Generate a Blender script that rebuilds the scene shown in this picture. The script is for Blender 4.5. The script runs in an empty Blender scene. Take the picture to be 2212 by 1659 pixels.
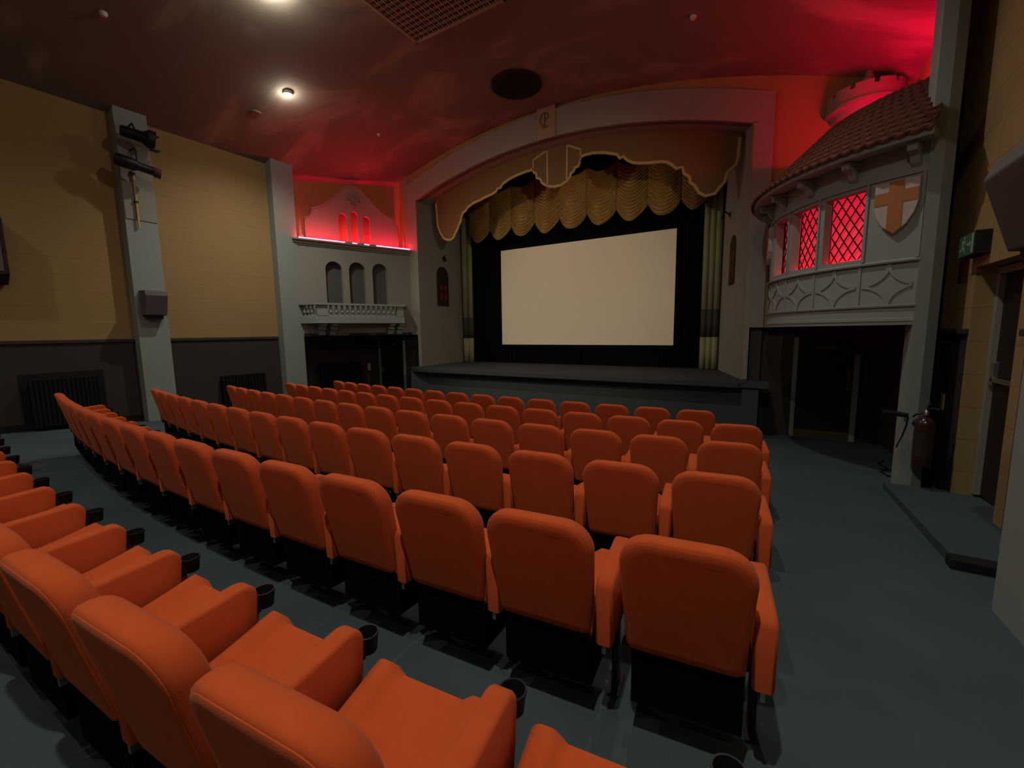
import bpy, bmesh, math, random
from mathutils import Vector, Matrix
random.seed(7)
PI = math.pi
sc = bpy.context.scene
COL = sc.collection
sin, cos, sqrt = math.sin, math.cos, math.sqrt

# ------------------------------------------------------------------ materials
def new_mat(name):
    m = bpy.data.materials.new(name); m.use_nodes = True
    nt = m.node_tree; b = nt.nodes['Principled BSDF']
    return m, nt, b
def mat(name, col, rough=.7, metal=0, noise=0.0, nscale=8, bump=0.0, bscale=60, spec=.3, sheen=0, emit=None, estr=0, coords='Object'):
    m, nt, b = new_mat(name)
    b.inputs['Roughness'].default_value = rough
    b.inputs['Metallic'].default_value = metal
    b.inputs['Specular IOR Level'].default_value = spec
    if sheen:
        b.inputs['Sheen Weight'].default_value = sheen
        b.inputs['Sheen Roughness'].default_value = .5
        b.inputs['Sheen Tint'].default_value = (1, .6, .4, 1)
    tc = nt.nodes.new('ShaderNodeTexCoord')
    n = nt.nodes.new('ShaderNodeTexNoise'); n.inputs['Scale'].default_value = nscale; n.inputs['Detail'].default_value = 4
    nt.links.new(tc.outputs[coords], n.inputs['Vector'])
    mx = nt.nodes.new('ShaderNodeMix'); mx.data_type = 'RGBA'
    k = 1 - noise; k2 = 1 + noise
    mx.inputs['A'].default_value = (col[0]*k, col[1]*k, col[2]*k, 1)
    mx.inputs['B'].default_value = (min(col[0]*k2, 1), min(col[1]*k2, 1), min(col[2]*k2, 1), 1)
    nt.links.new(n.outputs['Fac'], mx.inputs['Factor'])
    nt.links.new(mx.outputs['Result'], b.inputs['Base Color'])
    if bump:
        n2 = nt.nodes.new('ShaderNodeTexNoise'); n2.inputs['Scale'].default_value = bscale; n2.inputs['Detail'].default_value = 3
        nt.links.new(tc.outputs[coords], n2.inputs['Vector'])
        bp = nt.nodes.new('ShaderNodeBump'); bp.inputs['Strength'].default_value = bump; bp.inputs['Distance'].default_value = .01
        nt.links.new(n2.outputs['Fac'], bp.inputs['Height']); nt.links.new(bp.outputs['Normal'], b.inputs['Normal'])
    if emit:
        b.inputs['Emission Color'].default_value = (*emit, 1); b.inputs['Emission Strength'].default_value = estr
    return m
def course_mat(name, col, base, step, groove=.55):
    """painted blockwork: thin horizontal joints every `step` metres, with staggered faint perpends"""
    m, nt, b = new_mat(name); N = nt.nodes.new; L = nt.links.new
    b.inputs['Roughness'].default_value = .8; b.inputs['Specular IOR Level'].default_value = .15
    g = N('ShaderNodeNewGeometry'); s = N('ShaderNodeSeparateXYZ'); L(g.outputs['Position'], s.inputs[0])
    a = N('ShaderNodeMath'); a.operation = 'SUBTRACT'; L(s.outputs['Z'], a.inputs[0]); a.inputs[1].default_value = base - 20*step
    d = N('ShaderNodeMath'); d.operation = 'DIVIDE'; L(a.outputs[0], d.inputs[0]); d.inputs[1].default_value = step
    f = N('ShaderNodeMath'); f.operation = 'FRACT'; L(d.outputs[0], f.inputs[0])
    p = N('ShaderNodeMath'); p.operation = 'PINGPONG'; L(f.outputs[0], p.inputs[0]); p.inputs[1].default_value = .5
    r = N('ShaderNodeMapRange'); L(p.outputs[0], r.inputs['Value']); r.inputs['From Min'].default_value = .008; r.inputs['From Max'].default_value = .02
    n = N('ShaderNodeTexNoise'); n.inputs['Scale'].default_value = 1.5; L(g.outputs['Position'], n.inputs['Vector'])
    mx = N('ShaderNodeMix'); mx.data_type = 'RGBA'
    mx.inputs['A'].default_value = (col[0]*.93, col[1]*.93, col[2]*.92, 1); mx.inputs['B'].default_value = (*col, 1); L(n.outputs['Fac'], mx.inputs['Factor'])
    m2 = N('ShaderNodeMix'); m2.data_type = 'RGBA'
    m2.inputs['A'].default_value = (col[0]*groove, col[1]*groove, col[2]*groove, 1)
    L(r.outputs['Result'], m2.inputs['Factor']); L(mx.outputs['Result'], m2.inputs['B']); L(m2.outputs['Result'], b.inputs['Base Color'])
    bp = N('ShaderNodeBump'); bp.inputs['Strength'].default_value = .3; bp.inputs['Distance'].default_value = .004
    L(r.outputs['Result'], bp.inputs['Height']); L(bp.outputs['Normal'], b.inputs['Normal'])
    return m
def sky_mural():
    m, nt, b = new_mat('painted_sky_plaster'); N = nt.nodes.new; L = nt.links.new
    b.inputs['Roughness'].default_value = .85; b.inputs['Specular IOR Level'].default_value = .1
    g = N('ShaderNodeNewGeometry')
    mp = N('ShaderNodeMapping'); mp.inputs['Scale'].default_value = (.42, .75, .4); mp.inputs['Rotation'].default_value = (0, 0, .6); mp.inputs['Location'].default_value = (3.1, 1.7, 0)
    L(g.outputs['Position'], mp.inputs['Vector'])
    n = N('ShaderNodeTexNoise'); n.inputs['Scale'].default_value = 1.0; n.inputs['Detail'].default_value = 6; n.inputs['Roughness'].default_value = .5; n.inputs['Distortion'].default_value = .7
    L(mp.outputs[0], n.inputs['Vector'])
    cr = N('ShaderNodeValToRGB'); L(n.outputs['Fac'], cr.inputs[0])
    e = cr.color_ramp.elements; e[0].position = .42; e[0].color = (.185, .17, .13, 1); e[1].position = .66; e[1].color = (.33, .285, .22, 1)
    k = cr.color_ramp.elements.new(.52); k.color = (.195, .175, .135, 1)
    L(cr.outputs[0], b.inputs['Base Color'])
    return m
def carpet():
    m, nt, b = new_mat('carpet_blue_grey'); N = nt.nodes.new; L = nt.links.new
    b.inputs['Roughness'].default_value = .95; b.inputs['Specular IOR Level'].default_value = .08
    g = N('ShaderNodeNewGeometry')
    n = N('ShaderNodeTexNoise'); n.inputs['Scale'].default_value = 160; n.inputs['Detail'].default_value = 3; L(g.outputs['Position'], n.inputs['Vector'])
    n2 = N('ShaderNodeTexNoise'); n2.inputs['Scale'].default_value = 1.2; L(g.outputs['Position'], n2.inputs['Vector'])
    ad = N('ShaderNodeMath'); ad.operation = 'MULTIPLY_ADD'; L(n2.outputs['Fac'], ad.inputs[0]); ad.inputs[1].default_value = .6; 
    h = N('ShaderNodeMath'); h.operation = 'MULTIPLY'; L(n.outputs['Fac'], h.inputs[0]); h.inputs[1].default_value = .4; L(h.outputs[0], ad.inputs[2])
    cr = N('ShaderNodeValToRGB'); L(ad.outputs[0], cr.inputs[0])
    e = cr.color_ramp.elements; e[0].position = .3; e[0].color = (.055, .078, .088, 1); e[1].position = .7; e[1].color = (.078, .108, .120, 1)
    L(cr.outputs[0], b.inputs['Base Color'])
    bp = N('ShaderNodeBump'); bp.inputs['Strength'].default_value = .3; bp.inputs['Distance'].default_value = .004
    L(n.outputs['Fac'], bp.inputs['Height']); L(bp.outputs['Normal'], b.inputs['Normal'])
    return m
def glow(name, col, strength):
    m, nt, b = new_mat(name); nt.nodes.remove(b)
    e = nt.nodes.new('ShaderNodeEmission'); e.inputs[0].default_value = (*col, 1); e.inputs[1].default_value = strength
    nt.links.new(e.outputs[0], nt.nodes['Material Output'].inputs['Surface']); return m

M = {}
M['orange'] = mat('orange_wool', (.565, .093, .025), .9, noise=.10, nscale=14, bump=.12, bscale=450, spec=.10, sheen=.15)
M['black'] = mat('black_plastic', (.010, .010, .012), .45, spec=.4)
M['iron'] = mat('dark_painted_steel', (.018, .018, .020), .5, metal=.3)
M['metal'] = mat('bare_steel', (.45, .45, .44), .35, metal=.9)
M['carpet'] = carpet()
M['carpet_dark'] = mat('carpet_shadow_grey', (.030, .036, .038), .95, noise=.12, nscale=80, bump=.2, bscale=200, spec=.08)
M['beigeL'] = course_mat('yellow_blockwork_left', (.36, .245, .105), -.05, .315, .84)
M['beigeR'] = course_mat('yellow_blockwork_right', (.36, .255, .115), .195, .378, .74)
M['beige'] = mat('yellow_plaster', (.36, .23, .09), .85, noise=.05, nscale=2, bump=.05)
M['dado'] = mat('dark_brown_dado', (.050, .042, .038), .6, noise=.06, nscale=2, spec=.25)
M['greyblue'] = mat('pale_grey_green_paint', (.285, .33, .300), .75, noise=.04, nscale=2.5, bump=.03, bscale=30)
M['greywarm'] = mat('stone_grey_paint', (.285, .275, .235), .75, noise=.04, nscale=2.5, bump=.03, bscale=30)
M['niche'] = mat('slate_niche_paint', (.095, .095, .095), .8, noise=.06, nscale=3)
M['ceiling'] = sky_mural()
M['dark'] = mat('black_paint', (.012, .011, .011), .7)
M['darkdoor'] = mat('dark_brown_door', (.020, .014, .010), .5, noise=.15, nscale=4)
M['mask'] = mat('black_velvet', (.004, .004, .005), .95, spec=.05)
M['screen'] = mat('screen_vinyl', (.82, .74, .60), .8, noise=.01)
M['stage'] = mat('stage_felt_grey', (.060, .064, .070), .9, noise=.12, nscale=5, bump=.1, bscale=120, spec=.1)
M['stagefront'] = mat('stage_front_paint', (.066, .076, .082), .8, noise=.08, nscale=3, spec=.15)
M['pelmet'] = mat('pelmet_ochre_cloth', (.155, .098, .045), .9, noise=.06, nscale=3, bump=.05, bscale=120, spec=.1)
M['gold'] = mat('gold_braid', (.42, .31, .11), .6, noise=.1, nscale=30, bump=.2, bscale=90)
M['festoon'] = mat('gold_satin', (.27, .165, .034), .5, noise=.12, nscale=6, spec=.4, sheen=.4)
M['wing'] = mat('pale_green_cloth', (.26, .265, .15), .85, noise=.06, nscale=3)
M['wingband'] = mat('dark_band_cloth', (.05, .046, .034), .85, noise=.1, nscale=6)
M['frieze'] = M['greyblue']
M['white'] = mat('off_white_paint', (.55, .54, .50), .6, noise=.03)
M['crossorange'] = mat('orange_brown_paint', (.42, .165, .05), .7, noise=.05)
M['shieldwhite'] = mat('shield_pinkish_white', (.50, .44, .41), .7, noise=.04)
M['pane'] = mat('glowing_red_glass', (.5, .12, .12), .4, noise=.10, nscale=3, emit=(1.0, .012, .055), estr=.66)
M['lead'] = mat('lead_came', (.045, .020, .020), .6)
M['tile'] = mat('red_clay_tile', (.125, .045, .026), .8, noise=.22, nscale=5, bump=.15, bscale=40)
M['wood'] = mat('pale_wood_pole', (.55, .42, .20), .55, noise=.1, nscale=10)
M['radiator'] = mat('radiator_black', (.008, .0085, .0085), .5, spec=.3)
M['speaker'] = mat('grey_speaker_cloth', (.135, .125, .12), .9, noise=.05, nscale=40, bump=.2, bscale=300)
M['spkdark'] = mat('speaker_base_dark', (.035, .024, .022), .7)
M['brown'] = mat('dark_wood', (.030, .018, .014), .55, noise=.2, nscale=8)
M['extred'] = mat('extinguisher_dark_red', (.045, .014, .012), .22, spec=.6)
M['extlabel'] = mat('extinguisher_label', (.038, .028, .020), .5)
M['exitgreen'] = mat('exit_sign_green', (.045, .11, .065), .4, emit=(.05, .16, .09), estr=.03)
M['exitwhite'] = mat('exit_sign_white', (.28, .31, .27), .4, emit=(.4, .45, .4), estr=.028)
M['sign'] = mat('dull_red_sign_rim_glow', (.12, .05, .045), .6)
M['stain1'] = mat('stained_glass_dark', (.045, .020, .016), .3, noise=.3, nscale=8)
M['stain2'] = mat('stained_glass_red', (.22, .030, .022), .35, noise=.3, nscale=20)
M['grille'] = mat('ceiling_grille_cream', (.34, .30, .20), .6)
M['grilledark'] = mat('grille_void', (.035, .027, .015), .9)
M['vent'] = mat('vent_dark_mesh', (.030, .014, .010), .8)
M['lampwhite'] = mat('lamp_housing', (.6, .58, .52), .5)
M['lamp'] = glow('lamp_glow', (1, .98, 1.0), 60)
M['led'] = glow('red_led', (1.0, .016, .055), 88)
M['led2'] = glow('red_led_back', (1.0, .01, .06), 190)
M['ledlow'] = glow('red_led_window', (1.0, .014, .045), 9)
M['ledroof'] = glow('red_led_roof', (1.0, .0, .06), 190)
M['emblem'] = mat('emblem_brown', (.10, .065, .03), .7)
M['plaque'] = mat('plaque_stone', (.34, .25, .165), .8, noise=.05)
M['yellowpaint'] = mat('door_edge_yellow', (.25, .13, .03), .6)
M['skirt'] = mat('threshold_olive', (.10, .085, .025), .7)

# ------------------------------------------------------------------ mesh helper
class MB:
    def __init__(self): self.bm = bmesh.new()
    def face(self, pts):
        vs = [self.bm.verts.new(p) for p in pts]
        try: return self.bm.faces.new(vs)
        except ValueError: return None
    def box(self, x0, x1, y0, y1, z0, z1, T=None):
        T = T or (lambda p: p)
        c = [T((x, y, z)) for z in (z0, z1) for (x, y) in ((x0, y0), (x1, y0), (x1, y1), (x0, y1))]
        v = [self.bm.verts.new(p) for p in c]
        for f in ((3, 2, 1, 0), (4, 5, 6, 7), (0, 1, 5, 4), (1, 2, 6, 5), (2, 3, 7, 6), (3, 0, 4, 7)): self.bm.faces.new([v[i] for i in f])
        return self
    def prism(self, poly, d0, d1, T):
        """poly of (a,b); T(a,b,d)->world"""
        A = [self.bm.verts.new(T(a, b, d0)) for a, b in poly]; B = [self.bm.verts.new(T(a, b, d1)) for a, b in poly]
        self.bm.faces.new(A[::-1]); self.bm.faces.new(B)
        n = len(poly)
        for i in range(n): self.bm.faces.new([A[i], A[(i+1) % n], B[(i+1) % n], B[i]])
        return self
    def rings(self, R, cap0=True, cap1=True, closed=True):
        V = [[self.bm.verts.new(p) for p in r] for r in R]; n = len(R[0])
        for a, b in zip(V, V[1:]):
            for i in range(n if closed else n-1):
                j = (i+1) % n; self.bm.faces.new([a[i], a[j], b[j], b[i]])
        if cap0: self.bm.faces.new(V[0][::-1])
        if cap1: self.bm.faces.new(V[-1])
        return self
    def grid(self, G):
        V = [[self.bm.verts.new(p) for p in r] for r in G]
        for a, b in zip(V, V[1:]):
            for i in range(len(a)-1): self.bm.faces.new([a[i], a[i+1], b[i+1], b[i]])
        return self
    def lathe(self, prof, c, n=20, T=None, cap0=True, cap1=True):
        R = []
        for r, z in prof:
            ring = [(c[0]+max(r, .0005)*cos(2*PI*i/n), c[1]+max(r, .0005)*sin(2*PI*i/n), c[2]+z) for i in range(n)]
            R.append([T(p) for p in ring] if T else ring)
        return self.rings(R, cap0, cap1)
    def tube(self, pts, r, n=8, r1=None):
        P = [Vector(p) for p in pts]; R = []
        up = Vector((0, 0, 1))
        for i, p in enumerate(P):
            d = (P[min(i+1, len(P)-1)] - P[max(i-1, 0)]).normalized()
            a = d.cross(up)
            if a.length < .05: a = d.cross(Vector((1, 0, 0)))
            a.normalize(); b = d.cross(a).normalized()
            rr = r if r1 is None else r + (r1-r)*i/(len(P)-1)
            R.append([tuple(p + a*rr*cos(2*PI*k/n) + b*rr*sin(2*PI*k/n)) for k in range(n)])
        return self.rings(R)
    def build(self, name, m, parent=None, smooth=False, bevel=0, seg=2, origin=None):
        bmesh.ops.remove_doubles(self.bm, verts=self.bm.verts, dist=1e-5)
        bmesh.ops.recalc_face_normals(self.bm, faces=self.bm.faces)
        if bevel:
            es = [e for e in self.bm.edges if len(e.link_faces) == 2 and e.calc_face_angle(0) > .5]
            bmesh.ops.bevel(self.bm, geom=es, offset=bevel, segments=seg, affect='EDGES', profile=.6, clamp_overlap=True)
        if origin is not None:
            bmesh.ops.translate(self.bm, verts=self.bm.verts, vec=-Vector(origin))
        me = bpy.data.meshes.new(name); self.bm.to_mesh(me); self.bm.free()
        me.materials.append(m)
        if smooth:
            for p in me.polygons: p.use_smooth = True
        if smooth and bevel == 0 and hasattr(me, 'set_sharp_from_angle'):
            me.set_sharp_from_angle(angle=.9)
        o = bpy.data.objects.new(name, me); COL.objects.link(o)
        if parent is not None: o.parent = parent
        if origin is not None: o.location = origin
        return o
def empty(name, label, cat, loc=(0, 0, 0), rz=0, group=None):
    o = bpy.data.objects.new(name, None); o.empty_display_size = .1; COL.objects.link(o)
    o.location = loc; o.rotation_euler = (0, 0, rz)
    o['label'] = label; o['category'] = cat
    if group: o['group'] = group
    return o
def tag(o, label, cat, group=None):
    o['label'] = label; o['category'] = cat
    if group: o['group'] = group
    return o
def st(o): o['kind'] = 'structure'; return o

# ------------------------------------------------------------------ room constants (metres; eye at the origin)
XC = -5.26
F0, FG = -1.5855, -.0662                    # floor plane z = F0 + FG*y
fz = lambda y: F0 + FG*y
vault = lambda x: 5.70 - .0285*(x-XC)**2
XL, XR = -11.75, 1.88
YP = 10.6                                   # proscenium wall
outer = lambda x: 5.60 - .0375*(x-XC)**2
inner = lambda x: 4.956 - .0365*(x-XC)**2
IL, IR = -9.95, -.57                        # proscenium opening
STZ = -1.105                                # stage top
def frange(a, b, n): return [a + (b-a)*i/(n-1) for i in range(n)]

# floor
mb = MB()
mb.prism([(-6.2, fz(-6.2)), (10.85, fz(10.85)), (10.85, fz(10.85)-.15), (-6.2, fz(-6.2)-.15)], -12.6, 2.6, lambda a, b, d: (d, a, b))
st(mb.build('floor', M['carpet']))
# ceiling: shallow barrel vault
mb = MB(); xs = frange(-12.6, 2.6, 40); R = []
for y in (-6.2, 10.75): R.append([(x, y, vault(x)) for x in xs] + [(x, y, vault(x)+.15) for x in xs[::-1]])
mb.rings(R); st(mb.build('ceiling', M['ceiling'], smooth=True))

# left wall (X=-11.75) up to the second pilaster, blockwork above, dark dado below
DZ = -.055
mb = MB(); mb.box(XL-.2, XL, -6, 7.45, DZ, 4.75); wl = st(mb.build('wall_left', M['beigeL']))
mb = MB(); mb.prism([(-6, fz(-6)), (7.45, fz(7.45)), (7.45, DZ), (-6, DZ)], XL-.2, XL+.005, lambda a, b, d: (d, a, b)); st(mb.build('trim_1', M['dado']))
mb = MB()
for a, b in ((-6, 3.68), (4.25, 6.82)): mb.box(XL, XL+.035, a, b, DZ-.055, DZ+.012)
st(mb.build('trim_2', M['dado'], bevel=.008))
mb = MB()
for a, b in ((-6, 3.68), (4.25, 6.82)): mb.prism([(a, fz(a)), (b, fz(b)), (b, fz(b)+.13), (a, fz(a)+.13)], XL, XL+.022, lambda a, b, d: (d, a, b))
st(mb.build('baseboard_left', M['dark']))
# left pilasters
def pil(x0, x1, y0, y1, zt, name, m='greyblue'):
    mb = MB(); mb.prism([(y0, fz(y0)-.0), (y1, fz(y1)-.0), (y1, zt), (y0, zt)], x0, x1, lambda a, b, d: (d, a, b)); return st(mb.build(name, M[m]))
pil(XL, -11.5, 3.70, 4.25, 4.66, 'trim_3'); pil(XL, -11.5, 6.85, 7.45, 4.66, 'trim_4')
mb = MB(); mb.box(-11.5, -11.485, 3.71, 4.24, 2.42, 4.28); tag(mb.build('mounting_board', M['greywarm']), 'tall pale board on the left pilaster behind the two stage spotlights', 'board')
# alcove below the left facade and back wall pieces
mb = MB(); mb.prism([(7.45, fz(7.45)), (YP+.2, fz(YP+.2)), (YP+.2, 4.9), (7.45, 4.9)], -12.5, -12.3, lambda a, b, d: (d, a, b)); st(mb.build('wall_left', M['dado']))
# proscenium wall with arched opening
def col_wall(mb, xs, bot, top, y0, y1):
    V = []
    for x in xs: V.append([(x, y0, bot(x)), (x, y0, top(x)), (x, y1, top(x)), (x, y1, bot(x))])
    mb.rings(V)
mb = MB()
col_wall(mb, frange(-12.3, IL, 9), lambda x: DZ, lambda x: vault(x)+.03, YP+.02, YP+.2)
col_wall(mb, frange(IL, IR, 41), lambda x: inner(x), lambda x: vault(x)+.03, YP+.02, YP+.2)
col_wall(mb, frange(IR, XR, 9), lambda x: DZ+.07, lambda x: vault(x)+.03, YP+.02, YP+.2)
st(mb.build('wall_front', M['beige']))
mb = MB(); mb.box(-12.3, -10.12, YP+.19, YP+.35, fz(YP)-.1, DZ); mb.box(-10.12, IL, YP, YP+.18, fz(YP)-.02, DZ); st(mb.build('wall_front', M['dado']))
mb = MB(); mb.box(-.45, XR, YP+.19, YP+.35, fz(YP)-.1, .02); mb.box(-.45, -.24, YP+.03, YP+.19, fz(YP)-.02, .02); st(mb.build('wall_front', M['dado']))
# right wall: behind oriel (plain), recess with exit door, behind camera
def wallbox(name, m, y0, y1, z0, z1, x0=XR, x1=XR+.3):
    mb = MB(); mb.prism([(y0, fz(y0)-.05 if z0 is None else z0), (y1, fz(y1)-.05 if z0 is None else z0), (y1, z1), (y0, z1)], x0, x1, lambda a, b, d: (d, a, b)); return st(mb.build(name, M[m]))
wallbox('wall_right', 'dado', 8.12, YP+.2, None, .02)
wallbox('wall_right', 'beige', 8.12, YP+.2, .02, 4.6)
mb = MB(); mb.box(XR, XR+.3, -6, 8.12, .64, 4.6); mb.box(XR, XR+.3, 6.90, 8.12, -.05, .64); mb.box(XR, XR+.3, -6, 5.54, -.05, .64)
mb.box(XR, XR+.3, 6.87, 6.90, fz(7)-.05, .64); mb.box(XR, XR+.3, 5.54, 5.74, fz(6)-.05, .64)
st(mb.build('wall_right', M['beigeR']))
mb = MB(); mb.box(XR-.004, XR+.296, 6.90, 8.12, fz(8.12), -.05); mb.box(XR-.004, XR+.296, -6, 5.54, fz(5.54), -.05); st(mb.build('trim_5', M['dado']))
mb = MB(); mb.box(XR-.05, XR, 6.88, 8.10, -.10, -.035); mb.box(XR-.05, XR, 3.84, 5.56, -.10, -.035); st(mb.build('trim_6', M['dado'], bevel=.012))
mb = MB(); mb.prism([(1.50, 7.30), (1.62, 7.30), (1.86, 8.12), (1.74, 8.12)], fz(8)-.02, 4.45, lambda a, b, d: (a, b, d)); st(mb.build('wall_right', M['beige']))  # unseen partition added to keep the red roof glow out of the recess
# right pilasters: the wing at Y=7 and the near one
mb = MB(); mb.prism([(1.42, 6.98), (1.545, 6.98), (1.66, 7.07), (1.66, 7.32), (1.42, 7.32)], fz(7.3)-.02, 4.47, lambda a, b, d: (a, b, d)); st(mb.build('trim_7', M['greyblue']))
pil(1.30, XR, 2.9, 3.83, 4.6, 'trim_8')
# landing in the right recess with a dark riser
mb = MB(); mb.prism([(4.57, -1.80), (6.97, -1.975), (6.97, fz(6.97)), (4.57, fz(4.57))], 1.28, XR+.3, lambda a, b, d: (d, a, b)); tag(mb.build('door_landing', M['carpet']), 'low carpeted landing in front of the exit door by the right aisle', 'landing')
mb = MB(); mb.box(1.26, XR, 4.44, 4.57, fz(4.5), -1.80); tag(mb.build('step', M['dark'], bevel=.01), 'black rubber edged step at the near end of the low carpeted landing', 'step')
# back wall
mb = MB(); mb.box(-12, 2.2, -6.2, -6, fz(-6)-.1, 5.8); st(mb.build('wall_back', M['beige']))

# exit door in the recess (door_1), handle, closer
d1 = MB(); d1.box(XR+.22, XR+.27, 5.72, 6.87, -1.93, .62); d1 = st(d1.build('door_1', M['darkdoor'], bevel=.006))
mb = MB(); mb.box(XR+.17, XR+.22, 6.80, 6.87, -1.93, .62); mb.box(XR+.17, XR+.22, 5.72, 5.77, -1.93, .62); mb.box(XR+.17, XR+.22, 5.77, 6.80, .55, .62); mb.build('door_frame', M['greywarm'], d1)
mb = MB(); mb.box(XR+.17, XR+.20, 5.9, 6.74, -.62, -.57); mb.box(XR+.17, XR+.22, 6.70, 6.76, -.66, -.40); mb.box(XR+.17, XR+.22, 5.88, 5.93, -.66, -.5); mb.build('push_bar', M['metal'], d1, bevel=.006)
mb = MB(); mb.box(XR+.17, XR+.22, 5.85, 6.10, .08, .14); mb.build('door_closer', M['metal'], d1, bevel=.006)

# ------------------------------------------------------------------ proscenium frame
arch = empty('proscenium_arch', 'wide grey green arched frame round the stage opening', 'arch', (XC, YP, 0))
arch_inv = Matrix.Translation(Vector((-XC, -YP, 0)))
def P(mb, name, m, parent, **k):
    """build in world coordinates then parent to an un-rotated empty"""
    o = mb.build(name, m, None, **k); o.parent = parent; o.matrix_parent_inverse = Matrix.Translation(-parent.location); return o
mb = MB()
OL, OR = -10.30, -.22
def segf(mb, xs, bot, top): col_wall(mb, xs, bot, top, YP-.05, YP+.018)
segf(mb, frange(OL, OR, 49), lambda x: max(inner(x), inner(IL)) if IL <= x <= IR else inner(IL), outer)
P(mb, 'arch_band', M['greywarm'], arch)
mb = MB(); mb.box(OL, IL, YP-.05, YP+.018, DZ, inner(IL)); P(mb, 'jamb', M['greywarm'], arch)
mb = MB(); mb.box(IR, OR, YP-.05, YP+.018, .02, inner(IR)); mb.box(IR, IR+.10, YP-.05, YP+.018, STZ+.005, .02); P(mb, 'jamb', M['greywarm'], arch)
mb = MB(); xs = frange(IL, IR, 41)
mb.rings([[(x, y, inner(x)+dz) for (y, dz) in ((YP-.02, .0), (YP+.62, 0), (YP+.62, .05), (YP-.02, .05))] for x in xs]); P(mb, 'soffit', M['greywarm'], arch)
# keystone plaque with monogram
mb = MB(); mb.prism([(XC-.26, 4.93), (XC+.27, 4.93), (XC+.27, 5.70), (XC-.26, 5.70)], YP-.085, YP-.05, lambda a, b, d: (a-.05, d, b)); pq = P(mb, 'plaque', M['plaque'], arch, bevel=.008)
def arc(cx, cz, rx, rz, a0, a1, n=16): return [(cx+rx*cos(math.radians(a0+(a1-a0)*i/(n-1))), cz+rz*sin(math.radians(a0+(a1-a0)*i/(n-1)))) for i in range(n)]
mb = MB(); kx, kz, yy = XC-.06, 5.40, YP-.092
mb.tube([(kx-.02+a, yy, kz+b) for a, b in arc(0, 0, .12, .15, 60, 285)], .012, 6)
mb.tube([(kx, yy, kz-.12), (kx, yy, kz+.14)], .012, 6)
mb.tube([(kx+a, yy, kz+b) for a, b in arc(0, .065, .10, .075, 90, -90)], .012, 6)
mb.tube([(kx-.07+.0*i, yy, kz-.20) if i == 0 else (kx-.07+.028*i, yy, kz-.20+(.025 if i % 2 else -.015)) for i in range(7)], .009, 5)
P(mb, 'monogram', M['emblem'], arch)

# reveals (splayed side walls of the stage opening) with stained glass windows
RLa, RLb = (-9.93, YP-.045), (-10.05, 13.05)
RRa, RRb = (IR-.02, YP-.045), (-1.33, 13.05)
def reveal(a, b, side, num):
    d = Vector((b[0]-a[0], b[1]-a[1], 0)); Ln = d.length; d.normalize(); n = Vector((d.y, -d.x, 0))
    if side < 0: n = Vector((d.y, -d.x, 0))     # toward opening (+x) for the left one
    else: n = Vector((-d.y, d.x, 0))
    A = Vector((a[0], a[1], 0))
    T = lambda s, z, q: tuple(A + d*s + n*q + Vector((0, 0, z)))
    mb = MB(); mb.prism([(0, STZ+.002), (Ln, STZ+.002), (Ln, 4.9), (0, inner(IL)+.02)], 0, -.12, T); w = st(mb.build('wall_left' if side < 0 else 'wall_right', M['greywarm']))
    return T
TL_ = reveal(RLa, RLb, -1, 1); TR_ = reveal(RRa, RRb, 1, 2)
def stained(T, s0, s1, z0, zs, num, label):
    r = (s1-s0)/2; c = (s0+s1)/2
    poly = [(s0, z0), (s1, z0)] + [(c+r*cos(t), zs+r*1.05*sin(t)) for t in frange(0, PI, 13)]
    mb = MB(); mb.prism(poly, .001, .03, T); w = st(mb.build('window_%d' % num, M['stain1']))
    mb = MB(); k = .8; sh = lambda p: (c+(p[0]-c)*k, (z0+zs)/2+(p[1]-(z0+zs)/2)*.88)
    for i in range(2):
        for j in range(2):
            cx = c+(i-.5)*r*.8; cz = z0+.32+(j)*.30
            mb.prism([(cx-r*.25, cz), (cx, cz-.12), (cx+r*.25, cz), (cx+r*.12, cz+.10), (cx, cz+.13), (cx-r*.12, cz+.10)], .0305, .034, T)
    P(mb, 'pane', M['stain2'], w) if False else mb.build('pane', M['stain2'], w)
    mb = MB()
    for zz in frange(z0+.12, zs+.1, 6): mb.prism([(s0+.02, zz), (s1-.02, zz), (s1-.02, zz+.008), (s0+.02, zz+.008)], .030, .035, T)
    mb.prism([(c-.005, z0), (c+.005, z0), (c+.005, zs+r*.9), (c-.005, zs+r*.9)], .030, .036, T)
    mb.build('lead_bars', M['lead'], w)
stained(TL_, .92, 1.55, .92, 1.93, 1, '')
stained(TR_, .98, 1.48, 1.05, 1.93, 2, '')
for (T, s, z, lab, x0) in ((TL_, 1.33, 2.56, 'small dark wall bracket above the arched window left of the screen', -9.99), (TR_, 1.75, 2.80, 'small dark wall bracket above the arched window right of the screen', -.9)):
    b = empty('wall_bracket', lab, 'bracket', T(s, z, .03))
    mb = MB(); mb.prism([(s-.05, z-.05), (s+.05, z-.05), (s+.05, z+.05), (s-.05, z+.05)], .001, .02, T); P(mb, 'wall_plate', M['iron'], b)
    mb = MB(); mb.tube([T(s, z, .02), T(s-.02, z+.05, .10), T(s-.10, z+.07, .16), T(s-.16, z+.02, .18), T(s-.12, z-.04, .17)], .018, 8); P(mb, 'arm', M['iron'], b)
    mb = MB(); mb.tube([T(s-.12, z-.02, .17), T(s-.14, z-.12, .2)], .03, 8, .04); P(mb, 'lamp_holder', M['iron'], b)

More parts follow.
